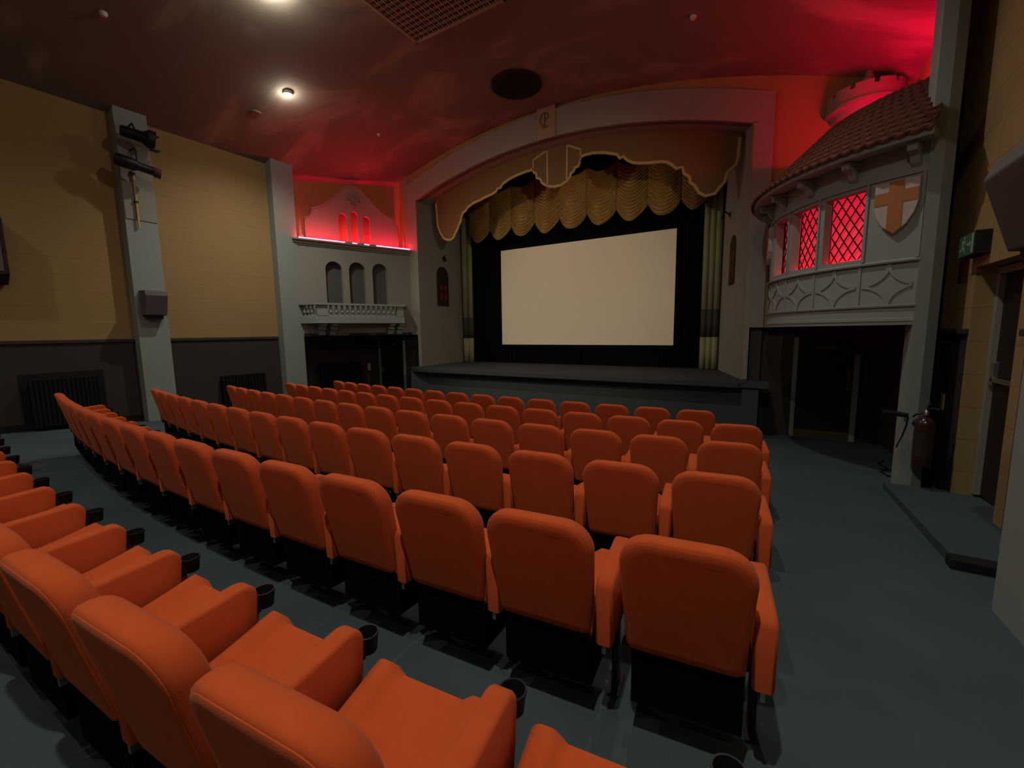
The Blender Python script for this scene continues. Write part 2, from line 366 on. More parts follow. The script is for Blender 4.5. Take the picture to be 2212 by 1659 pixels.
# ------------------------------------------------------------------ stage
stg = empty('stage', 'dark grey raised stage with overhanging lip below the screen', 'stage', (XC, 10.0, fz(10)))
mb = MB(); mb.prism([(-10.10, 10.22), (-9.75, 9.98), (-9.2, 9.85), (-.60, 9.85), (-.45, 9.95), (-.45, YP+.02), (IR, YP+.02), (-1.33, 13.2), (-10.05, 13.2), (-9.97, YP+.02), (-10.10, YP+.0)], STZ-.10, STZ, lambda a, b, d: (a, b, d)); P(mb, 'deck', M['stage'], stg)
mb = MB(); mb.box(-10.0, -.52, 10.10, 10.25, fz(10.06)-.02, STZ-.10); P(mb, 'front_panel', M['stagefront'], stg)
mb = MB(); mb.box(-.52, -.22, 9.93, 10.6, fz(9.95)-.02, STZ-.13); mb.box(-.62, -.05, 9.90, 10.6, STZ-.10, STZ-.02); P(mb, 'side_block', M['stagefront'], stg)
# black masking, screen, wing curtains
mb = MB(); mb.box(-10.05, -1.33, 13.1, 13.14, STZ+.002, 5.2); tag(mb.build('screen_masking', M['mask']), 'black velvet masking drape surrounding the pale cinema screen', 'drape')
scr = empty('projection_screen', 'large blank cream wide cinema screen above the stage', 'screen', (-5.39, 12.98, -.452))
mb = MB(); mb.box(-8.304, -2.477, 12.97, 12.985, -.452, 2.795); P(mb, 'screen_sheet', M['screen'], scr)
mb = MB(); mb.box(-8.42, -2.36, 12.986, 13.05, -.56, 2.91); P(mb, 'screen_border', M['mask'], scr)
mb = MB()
for x in (-8.0, -2.8, -5.4): mb.box(x-.04, x+.04, 12.99, 13.06, STZ, -.5)
P(mb, 'support_frame', M['mask'], scr)
def wing(x0, x1, nf, lab):
    e = empty('wing_curtain', lab, 'curtain', ((x0+x1)/2, 12.9, STZ))
    def sheet(z0, z1, m, nm, dy):
        mb = MB(); n = nf*8+1; G = []
        for z in (z0, z1): G.append([(x0+(x1-x0)*i/(n-1), 12.86-dy-.07*abs(sin(PI*nf*i/(n-1)))**.7, z) for i in range(n)])
        mb.grid(G); o = P(mb, nm, m, e, smooth=True)
        s = o.modifiers.new('t', 'SOLIDIFY'); s.thickness = .01
    sheet(STZ+.01, -.22, M['wing'], 'lower_cloth', .012); sheet(-.22, .52, M['wingband'], 'dark_band', .0); sheet(.52, 4.7, M['wing'], 'upper_cloth', .008)
wing(-9.93, -9.47, 2, 'pale green pleated wing curtain with dark band, left of the screen')
wing(-1.75, -1.31, 3, 'pale green pleated wing curtain with dark band, right of the screen')
# stage house
mb = MB(); mb.box(-10.2, -1.2, 13.2, 13.3, STZ, 5.3); st(mb.build('wall_front', M['mask']))
mb = MB(); mb.box(-10.2, -.4, YP+.75, 13.3, 4.95, 5.05); st(mb.build('ceiling', M['mask']))

# pelmet
valL = [(-9.52, 4.09), (-9.47, 3.39), (-9.38, 3.19), (-9.26, 3.00), (-9.14, 2.93), (-8.95, 2.90), (-8.84, 2.96), (-8.76, 3.08), (-8.66, 3.22), (-8.60, 3.33), (-8.54, 3.40), (-8.50, 3.55), (-8.43, 3.66), (-8.33, 3.70), (-8.26, 3.78), (-8.03, 3.88), (-7.80, 3.92), (-7.62, 3.97), (-7.35, 4.02), (-7.20, 4.07), (-7.16, 4.14), (-7.05, 4.15), (-6.97, 4.24), (-6.75, 4.33), (-6.5, 4.39), (-6.2, 4.43), (-5.95, 4.44)]
shd = [(-5.95, 4.36), (-5.86, 4.32), (-5.86, 4.20), (-5.74, 4.15), (-5.70, 4.05), (-5.58, 3.96), (-5.45, 3.90), (-5.30, 3.87), (-5.10, 3.88), (-4.95, 3.95), (-4.86, 4.03), (-4.83, 4.12), (-4.75, 4.16), (-4.72, 4.24), (-4.62, 4.26), (-4.58, 4.36)]
valR = [(-4.57, 4.47), (-4.45, 4.50), (-4.2, 4.50), (-3.9, 4.44), (-3.70, 4.37), (-3.59, 4.33), (-3.51, 4.22), (-3.43, 4.25), (-3.33, 4.14), (-3.20, 4.06), (-3.03, 4.01), (-2.80, 3.97), (-2.52, 3.94), (-2.38, 3.90), (-2.28, 3.83), (-2.16, 3.71), (-2.03, 3.72), (-1.99, 3.57), (-1.87, 3.48), (-1.85, 3.35), (-1.75, 3.26), (-1.64, 3.08), (-1.51, 2.99), (-1.31, 3.01), (-1.23, 3.12), (-1.13, 3.22), (-1.08, 3.42), (-.98, 3.49), (-.92, 3.55), (-.88, 3.68), (-.86, 4.10)]
pel = empty('pelmet', 'ochre shaped pelmet board hanging under the stage arch', 'pelmet', (XC, 11.05, 4.2))
bot = valL+shd+valR
xs = frange(-.80, -9.56, 30)
poly = bot + [(x, inner(x)-.001) for x in xs]
mb = MB(); mb.prism(poly, 11.05, 11.10, lambda a, b, d: (a, d, b)); P(mb, 'board', M['pelmet'], pel)
def braid(pts, name='gold_braid', r=.038, y=11.035):
    mb = MB(); R = []
    for i, (a, b) in enumerate(pts):
        p0 = Vector(pts[max(i-1, 0)]); p1 = Vector(pts[min(i+1, len(pts)-1)]); d = (p1-p0).normalized(); n = Vector((-d.y, d.x))
        R.append([(a+n.x*q, yy, b+n.y*q) for q, yy in ((-r, y+.014), (-r*.6, y-.008), (r*.6, y-.008), (r, y+.014))])
    mb.rings(R); return P(mb, name, M['gold'], pel)
braid([(a, b+.02) for a, b in valL]); braid([(a, b+.02) for a, b in shd]); braid([(a, b+.02) for a, b in valR])
braid([(-5.96, 4.38), (-5.96, 4.70), (-5.58, 4.85)], r=.028); braid([(-4.57, 4.40), (-4.56, 4.68), (-4.93, 4.86)], r=.028)
braid([(-5.53, 4.86), (-5.52, 3.96)], r=.028); braid([(-4.94, 4.87), (-4.95, 3.98)], r=.028)

# festoon curtain: swags between cusps
fes = empty('festoon_curtain', 'gathered gold festoon curtain in deep swags above the screen', 'curtain', (XC, 12.4, 4.5))
cus = [-9.20, -8.37, -7.52, -6.66, -5.80, -4.91, -4.03, -3.15, -2.28, -1.60]
for k, (a, b) in enumerate(zip(cus, cus[1:])):
    G = []; nv, nu = 110, 22; w = b-a
    ph = random.random()
    for v in range(nv):
        t = v/(nv-1); row = []
        for u in range(nu):
            s = u/(nu-1); e = sin(PI*s)
            z = 4.75 - 1.33*t - (.22+.18*t)*(e**.8)*(1 if w > .8 else .85)
            fold = sin(2*PI*(t*15+ph)) + .5*sin(2*PI*(t*31+ph*3+s*.7))
            y = 12.42 - .13*e*(.4+.6*t) + .026*fold*(.35+.65*e) + .012*sin(s*40+ph*9)*(1-e)
            row.append((a+w*s + .006*sin(t*50+ph*5), y, z + .012*sin(9*s+ph*6)))
        G.append(row)
    mb = MB(); mb.grid(G); o = P(mb, 'swag', M['festoon'], fes, smooth=True)
    md = o.modifiers.new('t', 'SOLIDIFY'); md.thickness = .008
mb = MB(); mb.box(-9.3, -1.55, 12.46, 12.52, 4.72, 4.80); P(mb, 'curtain_rail', M['iron'], fes)

# ------------------------------------------------------------------ left facade (splayed) with niches, balcony and gable
FA = Vector((-11.5, 7.45, 0)); FB = Vector((-10.28, 10.6, 0)); FD = (FB-FA).normalized(); FN = Vector((FD.y, -FD.x, 0)); FL = (FB-FA).length
fac = lambda s, z, q: tuple(FA + FD*s + FN*q + Vector((0, 0, z)))
def arched_panel(mb, s0, s1, z0, top, ops, T, q0, q1):
    """panel between s0,s1 from z0 to top(s) with round-headed openings (a,b,zb,zs)"""
    cuts = []; cur = s0
    def strip(a, b, n, lo, hi):
        ss = frange(a, b, n)
        mb.rings([[T(s, lo(s), q0), T(s, hi(s), q0), T(s, hi(s), q1), T(s, lo(s), q1)] for s in ss])
    for (a, b, zb, zs) in ops:
        if a-cur > 1e-4: strip(cur, a, max(2, int((a-cur)/.06)+1), lambda s: z0, top)
        c, r = (a+b)/2, (b-a)/2
        n = 15; ss = [c - r*cos(PI*i/(n-1)) for i in range(n)]
        mb.rings([[T(s, zs+sqrt(max(0, r*r-(s-c)**2)), q0), T(s, top(s), q0), T(s, top(s), q1), T(s, zs+sqrt(max(0, r*r-(s-c)**2)), q1)] for s in ss])
        if zb-z0 > 1e-4: strip(a, b, 2, lambda s: z0, lambda s: zb)
        cur = b
    if s1-cur > 1e-4: strip(cur, s1, max(2, int((s1-cur)/.06)+1), lambda s: z0, top)
facade = empty('facade_wall', 'pale grey splayed facade with three arched niches behind the balcony', 'facade', tuple(FA+Vector((0, 0, DZ))))
mb = MB(); arched_panel(mb, 0, FL, DZ, lambda s: 2.50, [(.70, 1.17, .88, 1.88), (1.37, 1.86, .88, 1.90), (2.08, 2.56, .88, 1.92)], fac, 0, -.16); P(mb, 'wall_face', M['greywarm'], facade)
for (a, b) in ((.70, 1.17), (1.37, 1.86), (2.08, 2.56)):
    mb = MB(); c, r = (a+b)/2, (b-a)/2+.02
    mb.prism([(a-.02, .86), (b+.02, .86)] + [(c+r*cos(t), 1.9+r*sin(t)) for t in frange(0, PI, 13)], -.162, -.18, fac); P(mb, 'niche_back', M['niche'], facade)
# cornice ledge
led = empty('cornice_ledge', 'grey moulded ledge under the red strip light on the left facade', 'ledge', tuple(FA+Vector((0, 0, 2.5))))
mb = MB(); prof = [(-.60, 2.50), (.03, 2.50), (.03, 2.53), (.07, 2.55), (.08, 2.60), (.13, 2.62), (.13, 2.66), (-.10, 2.66), (-.10, 2.60), (-.60, 2.60)]
mb.rings([[fac(s, z, q) for q, z in prof] for s in (-.14, FL+.02)]); P(mb, 'moulding', M['greywarm'], led)
mb = MB()
for c in (1.38, 1.735, 2.10): mb.prism([(c-.11, 2.66), (c+.11, 2.66), (c+.09, 2.70), (c-.09, 2.70)], .04, .12, fac)
P(mb, 'ledge_blocks', M['greywarm'], led)
# alcove above ledge: back wall in yellow plaster, sides
mb = MB(); mb.prism([(-.1, 2.60), (FL+.3, 2.60), (FL+.3, 5.3), (-.1, 5.0)], -.62, -.70, fac); st(mb.build('wall_left', M['beige']))
mb = MB(); mb.prism([(FL-.04, 2.60), (FL+.02, 2.60), (FL+.02, 5.2), (FL-.04, 5.2)], 0, -.62, fac); mb.prism([(0, 2.60), (-.06, 2.60), (-.06, 4.75), (0, 4.75)], 0, -.62, fac); st(mb.build('wall_left', M['greyblue']))
# gable parapet
gp = [(.27, 2.6), (.30, 3.30), (.40, 3.36), (.47, 3.42), (.50, 3.60), (.64, 3.65), (.82, 3.74), (.98, 3.86), (1.12, 4.01), (1.35, 4.25), (1.53, 4.38), (1.72, 4.44), (1.91, 4.38), (2.09, 4.22), (2.28, 4.03), (2.49, 3.84), (2.67, 3.72), (2.90, 3.62), (2.96, 3.60), (2.99, 3.47), (3.12, 3.45), (3.14, 2.6)]
def gtop(s):
    for (a, za), (b, zb) in zip(gp, gp[1:]):
        if a <= s <= b: return za + (zb-za)*(s-a)/(b-a)
    return 2.7
gab = empty('gable_parapet', 'curved grey gable with three glowing arched slots above the balcony', 'gable', tuple(FA+FD*1.7-FN*.35+Vector((0, 0, 2.6))))
mb = MB(); arched_panel(mb, .30, 3.13, 2.60, gtop, [(1.25, 1.50, 2.60, 3.48), (1.61, 1.83, 2.60, 3.60), (1.98, 2.21, 2.60, 3.50)], fac, -.33, -.43); P(mb, 'gable_face', M['greywarm'], gab)
mb = MB(); pts = [p for p in gp[1:-1]]; R = []
for i, (a, b) in enumerate(pts):
    R.append([fac(a, b-.012, -.30), fac(a, b+.03, -.30), fac(a, b+.03, -.44), fac(a, b-.012, -.44)])
mb.rings(R); P(mb, 'coping', M['greywarm'], gab)
mb = MB(); mb.prism([(.8, 2.605), (2.6, 2.605), (2.6, 2.635), (.8, 2.635)], -.50, -.53, fac); tag(mb.build('strip_light', M['led2']), 'red strip light behind the gable, seen as glow through its slots', 'strip light')
mb = MB()     # relief finial
for dx, dz, r in ((-.13, 0, .05), (.13, -.01, .05), (-.10, .09, .03), (.10, .08, .03), (0, .09, .04), (0, -.12, .045), (0, -.21, .028)):
    T = lambda p, dx=dx, dz=dz: fac(1.73+dx+p[0], 3.98+dz+p[1], -.325+p[2])
    mb.lathe([(0, .045), (r*.7, .035), (r, .01), (r, 0)][::-1], (0, 0, 0), 10, T)
mb.tube([fac(1.73, 3.72, -.32), fac(1.73, 4.15, -.32)], .016, 6)
for s_ in (-1, 1): mb.tube([fac(1.73+s_*a, b, -.315) for a, b in ((.02, 3.88), (.10, 3.89), (.17, 3.96), (.19, 4.02), (.14, 4.05))], .016, 6)
P(mb, 'relief_ornament', M['greywarm'], gab)
mb = MB(); mb.tube([fac(1.71, 4.44, -.38), fac(1.71, 4.70, -.38)], .014, 6); mb.lathe([(.03, 0), (.045, .03), (.02, .06)], fac(1.71, 4.44, -.38), 10); P(mb, 'finial', M['greywarm'], gab)
# obelisk finials at the two ends of the ledge
for s_, lab in ((.16, 'slim grey obelisk finial on a ball at the left end of the ledge'), (3.26, 'slim grey obelisk finial on a ball at the right end of the ledge')):
    e = empty('obelisk', lab, 'finial', fac(s_, 2.6, -.25))
    mb = MB(); mb.lathe([(.0, 0.06), (.05, .07), (.075, .12), (.08, .16), (.06, .22), (.03, .25)], fac(s_, 2.6, -.25), 16); P(mb, 'ball', M['greywarm'], e, smooth=True)
    mb = MB(); mb.lathe([(.08, 0), (.08, .03), (.05, .06)], fac(s_, 2.6, -.25), 4); P(mb, 'base', M['greywarm'], e)
    mb = MB(); mb.lathe([(.055, .25), (.05, .28), (.012, .68), (0, .70)], fac(s_, 2.6, -.25), 4); P(mb, 'spire', M['greywarm'], e)
# LED strip lights on the ledge (separate lengths, as between the slots)
for (a, b, lab) in ((.03, 1.27, 'long glowing red strip light at the left of the ledge'), (1.50, 1.63, 'short glowing red strip light, left of the middle slot'), (1.84, 2.0, 'short glowing red strip light, right of the middle slot'), (2.20, 3.32, 'long glowing red strip light at the right of the ledge')):
    mb = MB(); mb.prism([(a, 2.664), (b, 2.664), (b, 2.697), (a, 2.697)], .045, .075, fac); o = mb.build('strip_light', M['led'], bevel=.004); tag(o, lab, 'strip light', 'red strip lights on the facade ledge')

# balcony
bal = empty('balcony', 'small pale balustraded balcony projecting from the left facade', 'balcony', tuple(FA+FD*1.5+Vector((0, 0, .3))))
fr = [(-.08, .02), (.24, .52), (2.84, .52), (3.14, .02)]   # plan (s,q)
def ins(k):
    return [(-.08+k*1.1, .02), (.24+k*.6, .52-k), (2.84-k*.6, .52-k), (3.14-k*1.1, .02)]
def slab(z0, z1, k, name):
    mb = MB(); A = ins(k); mb.rings([[fac(s, z, q) for s, q in A] for z in (z0, z1)]); return P(mb, name, M['greyblue'], bal)
slab(.31, .50, 0, 'floor_slab'); slab(.50, .525, .03, 'plinth_course')
def rail(z0, z1, k0, k1, name):
    A, B = ins(k0), ins(k1); mb = MB()
    for i in range(3):
        mb.rings([[fac(*((A[j][0]), z0, A[j][1])), fac(A[j][0], z1, A[j][1]), fac(B[j][0], z1, B[j][1]), fac(B[j][0], z0, B[j][1])] for j in (i, i+1)])
    return P(mb, name, M['greyblue'], bal)
rail(.82, .875, -.03, .13, 'handrail')
def pier(a, b, q0=.38, q1=.50):
    mb = MB(); mb.prism([(a, .525), (b, .525), (b, .82), (a, .82)], q0, q1, fac); P(mb, 'pier', M['greyblue'], bal)
pier(.27, .56); pier(2.62, 2.82)
def balus(s, q):
    mb = MB(); mb.lathe([(.040, .525), (.040, .545), (.020, .56), (.056, .60), (.062, .635), (.046, .70), (.024, .76), (.036, .785), (.040, .80), (.040, .82)], (0, 0, 0), 10, lambda p: tuple(Vector(fac(s, 0, q)) + Vector(p))); P(mb, 'baluster', M['greyblue'], bal, smooth=True)
for i in range(13): balus(.66+i*(2.52-.66)/12, .44)
for (s, q) in ((.00, .10), (.07, .21), (.14, .32), (3.06, .10), (2.99, .21), (2.92, .32)): balus(s+(.06 if s < 1 else -.06), q)
for c in (.46, .76, 2.50, 2.80):
    mb = MB()
    for (z0, z1, q) in ((.23, .31, .42), (.12, .225, .30), (-.03, .115, .19)):
        mb.prism([(c-.09, z0), (c+.09, z0), (c+.09, z1), (c-.09, z1)], .002, q, fac)
    P(mb, 'corbel', M['greyblue'], bal, bevel=.01)

# alcove under the left facade: ceiling slab, door, posts, radiator
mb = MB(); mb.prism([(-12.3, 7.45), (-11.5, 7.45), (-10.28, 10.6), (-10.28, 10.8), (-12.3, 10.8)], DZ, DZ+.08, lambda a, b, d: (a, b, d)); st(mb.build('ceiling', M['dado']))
def post(x0, x1, y0, y1, z0, z1, lab):
    mb = MB(); mb.box(x0, x1, y0, y1, z0, z1); return tag(mb.build('door_post', M['greyblue'], bevel=.004), lab, 'post', 'pale door posts beside the stage')
AY = YP+.19
post(-12.20, -12.10, AY-.05, AY, fz(AY), DZ-.12, 'pale upright door post, left side of the dark door under the balcony')
post(-10.98, -10.90, AY-.05, AY, fz(AY), DZ-.20, 'pale upright door post, right side of the dark door under the balcony')
d2 = MB(); d2.box(-12.10, -10.98, AY-.035, AY-.001, fz(AY)+.02, DZ-.12); d2 = st(d2.build('door_2', M['darkdoor']))
mb = MB(); mb.box(-11.62, -11.30, AY-.05, AY-.036, -.42, -.36); mb.build('door_sign', M['sign'], d2)
mb = MB(); mb.box(-12.06, -11.98, AY-.06, AY-.036, -1.42, -1.2); mb.build('finger_plate', M['metal'], d2)
# fixings on left alcove wall near door (pale latch + yellow edge)
mb = MB(); mb.box(-12.30, -12.24, 10.30, 10.40, -1.30, -1.05); mb.box(-12.3, -12.20, 10.33, 10.37, -1.18, -1.14); tag(mb.build('wall_latch', M['white'], bevel=.01), 'small pale latch on the dark alcove wall under the balcony', 'latch')
mb = MB(); mb.box(-12.30, -12.27, 10.30, 10.34, fz(10.3)+.0, -1.42); tag(mb.build('edge_strip', M['yellowpaint']), 'thin yellow edge strip below the pale latch under the balcony', 'strip')

def radiator(x, y0, y1, z0, z1, lab, n):
    e = empty('radiator', lab, 'radiator', (x, (y0+y1)/2, z0), 0, None)
    w = (y1-y0)/n
    for i in range(n):
        y = y0+w*(i+.5)
        mb = MB(); mb.prism([(y-w*.36, z0+.06), (y+w*.36, z0+.06), (y+w*.36, z1-.03), (y+w*.18, z1), (y-w*.18, z1), (y-w*.36, z1-.03)], x+.05, x+.19, lambda a, b, d: (d, a, b)); P(mb, 'column', M['radiator'], e)
    mb = MB(); mb.tube([(x+.12, y0, z0+.12), (x+.12, y1, z0+.12)], .022, 8); mb.tube([(x+.12, y0, z1-.09), (x+.12, y1, z1-.09)], .022, 8); P(mb, 'pipe', M['radiator'], e)
    for yy in (y0+w*.5, y1-w*.5):
        mb = MB(); mb.box(x+.08, x+.16, yy-.02, yy+.02, z0, z0+.08); P(mb, 'foot', M['radiator'], e)
radiator(XL, 5.25, 6.32, fz(5.8)+.03, -1.0, 'black column radiator on the left wall between the two pale pilasters', 14)
radiator(-12.3, 8.35, 9.9, fz(9.1)+.05, -.95, 'black column radiator in the dark alcove under the balcony', 18)
# wide radiator in a dark recess at far left
mb = MB(); mb.box(XL-.0, XL+.02, 1.95, 3.12, fz(2)+.03, -.66); tag(mb.build('recess_panel', M['dark']), 'black panel on the left wall behind the widest radiator', 'panel')
radiator(XL+.02, 2.03, 3.02, fz(2.5)+.03, -.78, 'wide black radiator low on the left wall at the end of the rows', 16)

# ------------------------------------------------------------------ right oriel bay
OC = (2.425, 9.358); OR_ = 2.563
def oc(a, z, r): t = math.radians(a); return (OC[0]+r*cos(t), OC[1]+r*sin(t), z)
ori = empty('oriel_bay', 'curved grey half timbered bay with tiled roof, right of the stage', 'bay', (.5, 7.8, 0))
A0, A1 = 151.5, 247.2
def ringband(mb, a0, a1, prof, da=2.0):
    n = max(2, int(abs(a1-a0)/da)+1); mb.rings([[oc(a, z, r) for r, z in prof] for a in frange(a0, a1, n)])
WIN = [(233.75-11.9, 233.75), (219.4-11.9, 219.4), (205.0-11.9, 205.0)]
mb = MB()
ringband(mb, A0, A1, [(OR_-.12, .02), (OR_, .02), (OR_, .235), (OR_-.12, .235)]); P(mb, 'base_band', M['greyblue'], ori)
mb = MB(); ringband(mb, A0, A1, [(OR_, .235), (OR_+.025, .24), (OR_+.03, .262), (OR_, .27)]); ringband(mb, A0, A1, [(OR_, .775), (OR_+.025, .78), (OR_+.03, .80), (OR_, .82)]); ringband(mb, A0, A1, [(OR_, .06), (OR_+.012, .065), (OR_+.012, .10), (OR_, .105)]); P(mb, 'string_course', M['greyblue'], ori)
mb = MB(); ringband(mb, A0, A1, [(OR_-.12, .235), (OR_-.014, .235), (OR_-.014, .80), (OR_-.12, .80)]); P(mb, 'frieze_ground', M['greyblue'], ori)
mb = MB(); ringband(mb, A0, A1, [(OR_-.12, .80), (OR_, .80), (OR_, .875), (OR_-.12, .875)])
edges = [A0] + [v for w in sorted(WIN) for v in w] + [A1]
for i in range(0, len(edges), 2): ringband(mb, edges[i], edges[i+1], [(OR_-.12, .875), (OR_, .875), (OR_, 1.745), (OR_-.12, 1.745)])
ringband(mb, A0, A1, [(OR_-.12, 1.745), (OR_, 1.745), (OR_, 2.18), (OR_-.12, 2.18)])
P(mb, 'bay_wall', M['greyblue'], ori)
# frame rails round the windows
mb = MB()
for a in (A1-.6, 234.4, 220.1, 205.7, 192.0): ringband(mb, a-.35, a+.35, [(OR_-.01, .82), (OR_+.02, .82), (OR_+.02, 1.80), (OR_-.01, 1.80)], .35)
ringband(mb, A0, A1, [(OR_-.01, 1.79), (OR_+.022, 1.79), (OR_+.022, 1.83), (OR_-.01, 1.83)]); P(mb, 'timber_rails', M['greyblue'], ori)
# tracery of the frieze: quarter circles about nodes
mb = MB(); step = 14.35; nodes = [233.7-step*k for k in range(-1, 6)]
def trace(pts):
    R = []
    for i, (a, z) in enumerate(pts):
        p0 = pts[max(i-1, 0)]; p1 = pts[min(i+1, len(pts)-1)]; k = math.radians(1)*OR_
        d = Vector(((p1[0]-p0[0])*k, p1[1]-p0[1])).normalized(); n = Vector((-d.y, d.x)); w = .017
        R.append([oc(a+n.x*w/k, z+n.y*w, OR_-.02), oc(a+n.x*w/k, z+n.y*w, OR_+.001), oc(a-n.x*w/k, z-n.y*w, OR_+.001), oc(a-n.x*w/k, z-n.y*w, OR_-.02)])
    mb.rings(R)
for a in nodes:
    if not A0 < a < A1: continue
    trace([(a, .245), (a, .775)])
for a in nodes:
    # arcs spring from node centre outward/up and outward/down: four petals meeting at mid-height
    for sgn in (-1, 1):
        for up in (-1, 1):
            pts = [(a+sgn*step*.5*sin(t)*1.0, .51+up*.26*(1-cos(t))) for t in frange(.12, PI/2, 9)]
            pts = [p for p in pts if A0+.3 < p[0] < A1-.3]
            if len(pts) > 2: trace(pts)
P(mb, 'tracery', M['greyblue'], ori)
# windows: pane board, lattice, sill light
for k, (a, b) in enumerate(WIN):
    w = empty('leaded_window', ['widest red glowing leaded window of the curved bay, beside the shield', 'middle red glowing leaded window of the curved bay', 'narrowest looking red glowing leaded window of the curved bay, nearest the stage'][k], 'window', oc((a+b)/2, .875, OR_-.1), 0, 'leaded windows of the bay')
    mb = MB(); ringband(mb, a-.5, b+.5, [(OR_-.17, .86), (OR_-.155, .86), (OR_-.155, 1.76), (OR_-.17, 1.76)]); P(mb, 'pane', M['pane'], w)
    mb = MB(); H = .87; W = b-a; nd = 4
    kx = math.radians(1)*OR_
    # diagonal leads
    sx = W/ (nd*1.0); sz = sx*kx*1.45
    for sg in (-1, 1):
        for i in range(-8, 14):
            # line: a0 + i*sx at z=.875, slope sg
            pts = []
            for t in frange(0, 1, 13):
                z = .875+H*t; aa = a + i*sx + sg*(H*t/sz)*sx
                if a <= aa <= b: pts.append(oc(aa, z, OR_-.135))
            # refine: sample finely then clip
            pts = []
            for t in frange(0, 1, 60):
                z = .875+H*t; aa = a + i*sx + sg*(H*t/sz)*sx
                if a-.001 <= aa <= b+.001: pts.append(oc(aa, z, OR_-.135))
            if len(pts) > 3: mb.tube(pts[::3]+[pts[-1]] if (len(pts)-1) % 3 else pts[::3], .0085, 5)
    P(mb, 'lattice', M['lead'], w)
    mb = MB(); mb.rings([[oc(aa, z, r) for r, z in ((OR_-.125, .878), (OR_-.10, .878), (OR_-.10, .890), (OR_-.125, .890))] for aa in frange(a+.3, b-.3, 8)]); P(mb, 'sill_light', M['ledlow'], w)
# eaves, roof
mb = MB(); ringband(mb, A0, A1+1.3, [(OR_, 2.12), (OR_+.26, 2.10), (OR_+.30, 2.10), (OR_+.30, 2.17), (OR_+.26, 2.19), (OR_, 2.20)]); P(mb, 'eaves_board', M['greyblue'], ori)
for i, a in enumerate((244.6, 230.5, 216.2, 202.0, 188, 174)):
    mb = MB(); k = 1.0
    R = []
    for aa in (a-k, a+k): R.append([oc(aa, z, r) for r, z in ((OR_, 1.86), (OR_+.05, 1.90), (OR_+.10, 1.98), (OR_+.20, 2.01), (OR_+.22, 2.095), (OR_, 2.11))])
    mb.rings(R); P(mb, 'bracket', M['greyblue'], ori, bevel=.008)
mb = MB(); G = []; NA, NR = 260, 10
R0, R1, Z0, Z1 = OR_+.34, 1.88, 2.13, 3.09
for j in range(NR):
    for (tt, lift) in ((j/NR, .030), ((j+.96)/NR, .0)):
        row = []
        for i in range(NA):
            a = A0 + (A1+1.2-A0)*i/(NA-1); r = R0+(R1-R0)*tt; z = Z0+(Z1-Z0)*tt
            pan = abs(sin(PI*(i/(NA-1))*36 + (PI/2 if j % 2 else 0)))
            row.append(oc(a, z+lift+.030*pan, r+ (lift*.5)))
        G.append(row)
mb.grid(G); rf = P(mb, 'roof_tiles', M['tile'], ori); md = rf.modifiers.new('t', 'SOLIDIFY'); md.thickness = .03
mb = MB(); ringband(mb, A0, A1, [(R1-.10, 2.9), (R1+.02, 3.02), (R1+.0, 3.08), (R1-.12, 3.05)]); P(mb, 'roof_coping', M['tile'], ori)
mb = MB(); mb.rings([[oc(a, z, r) for r, z in ((.3, .03), (OR_-.13, .03), (OR_-.13, .06), (.3, .06))] for a in frange(A0, A1, 20)]); st(mb.build('ceiling', M['dark']))
# roof LED strip behind the ridge
mb = MB(); mb.rings([[oc(a, z, r) for r, z in ((1.10, 2.985), (1.14, 2.985), (1.14, 3.015), (1.10, 3.015))] for a in frange(158, 236, 24)]); tag(mb.build('strip_light', M['ledroof']), 'curved glowing red strip light hidden behind the bay roof ridge', 'strip light')
# shelf that carries the strip
mb = MB(); mb.rings([[oc(a, z, r) for r, z in ((.45, 2.93), (R1-.14, 2.93), (R1-.14, 2.975), (.45, 2.975))] for a in frange(A0, A1-8, 20)]); P(mb, 'roof_deck', M['tile'], ori)
# shields
def shield(ac, lab, hw=.345, z0=1.12, zt=1.745):
    e = empty('heraldic_shield', lab, 'shield', oc(ac, z0, OR_+.04), 0, 'red cross shields on the bay')
    t = math.radians(ac); u = Vector((-sin(t), cos(t), 0)); n = Vector((cos(t), sin(t), 0)); C = Vector(oc(ac, 0, OR_))
    T = lambda a, b, d: tuple(C - u*a*-1 + n*d + Vector((0, 0, b)))
    hw_ = hw*.62
    prof = [(-hw_, zt), (hw_, zt), (hw_, zt-.28), (hw_*.86, zt-.40), (hw_*.55, zt-.52), (0, z0), (-hw_*.55, zt-.52), (-hw_*.86, zt-.40), (-hw_, zt-.28)]
    mb = MB(); mb.prism(prof, -.012, .055, T); P(mb, 'shield_body', M['shieldwhite'], e, bevel=.006)
    mb = MB(); w = .072
    mb.prism([(-w, zt-.004), (w, zt-.004), (w, z0+.07), (0, z0+.012), (-w, z0+.07)], .055, .062, T)
    mb.prism([(-hw_+.004, zt-.19-w), (hw_-.004, zt-.19-w), (hw_-.004, zt-.19+w), (-hw_+.004, zt-.19+w)], .055, .0615, T); P(mb, 'cross', M['crossorange'], e)
shield(241.3, 'white shield with orange cross on the curved bay, beside the widest window')
shield(184.0, 'white shield with orange cross on the stage end of the curved bay')
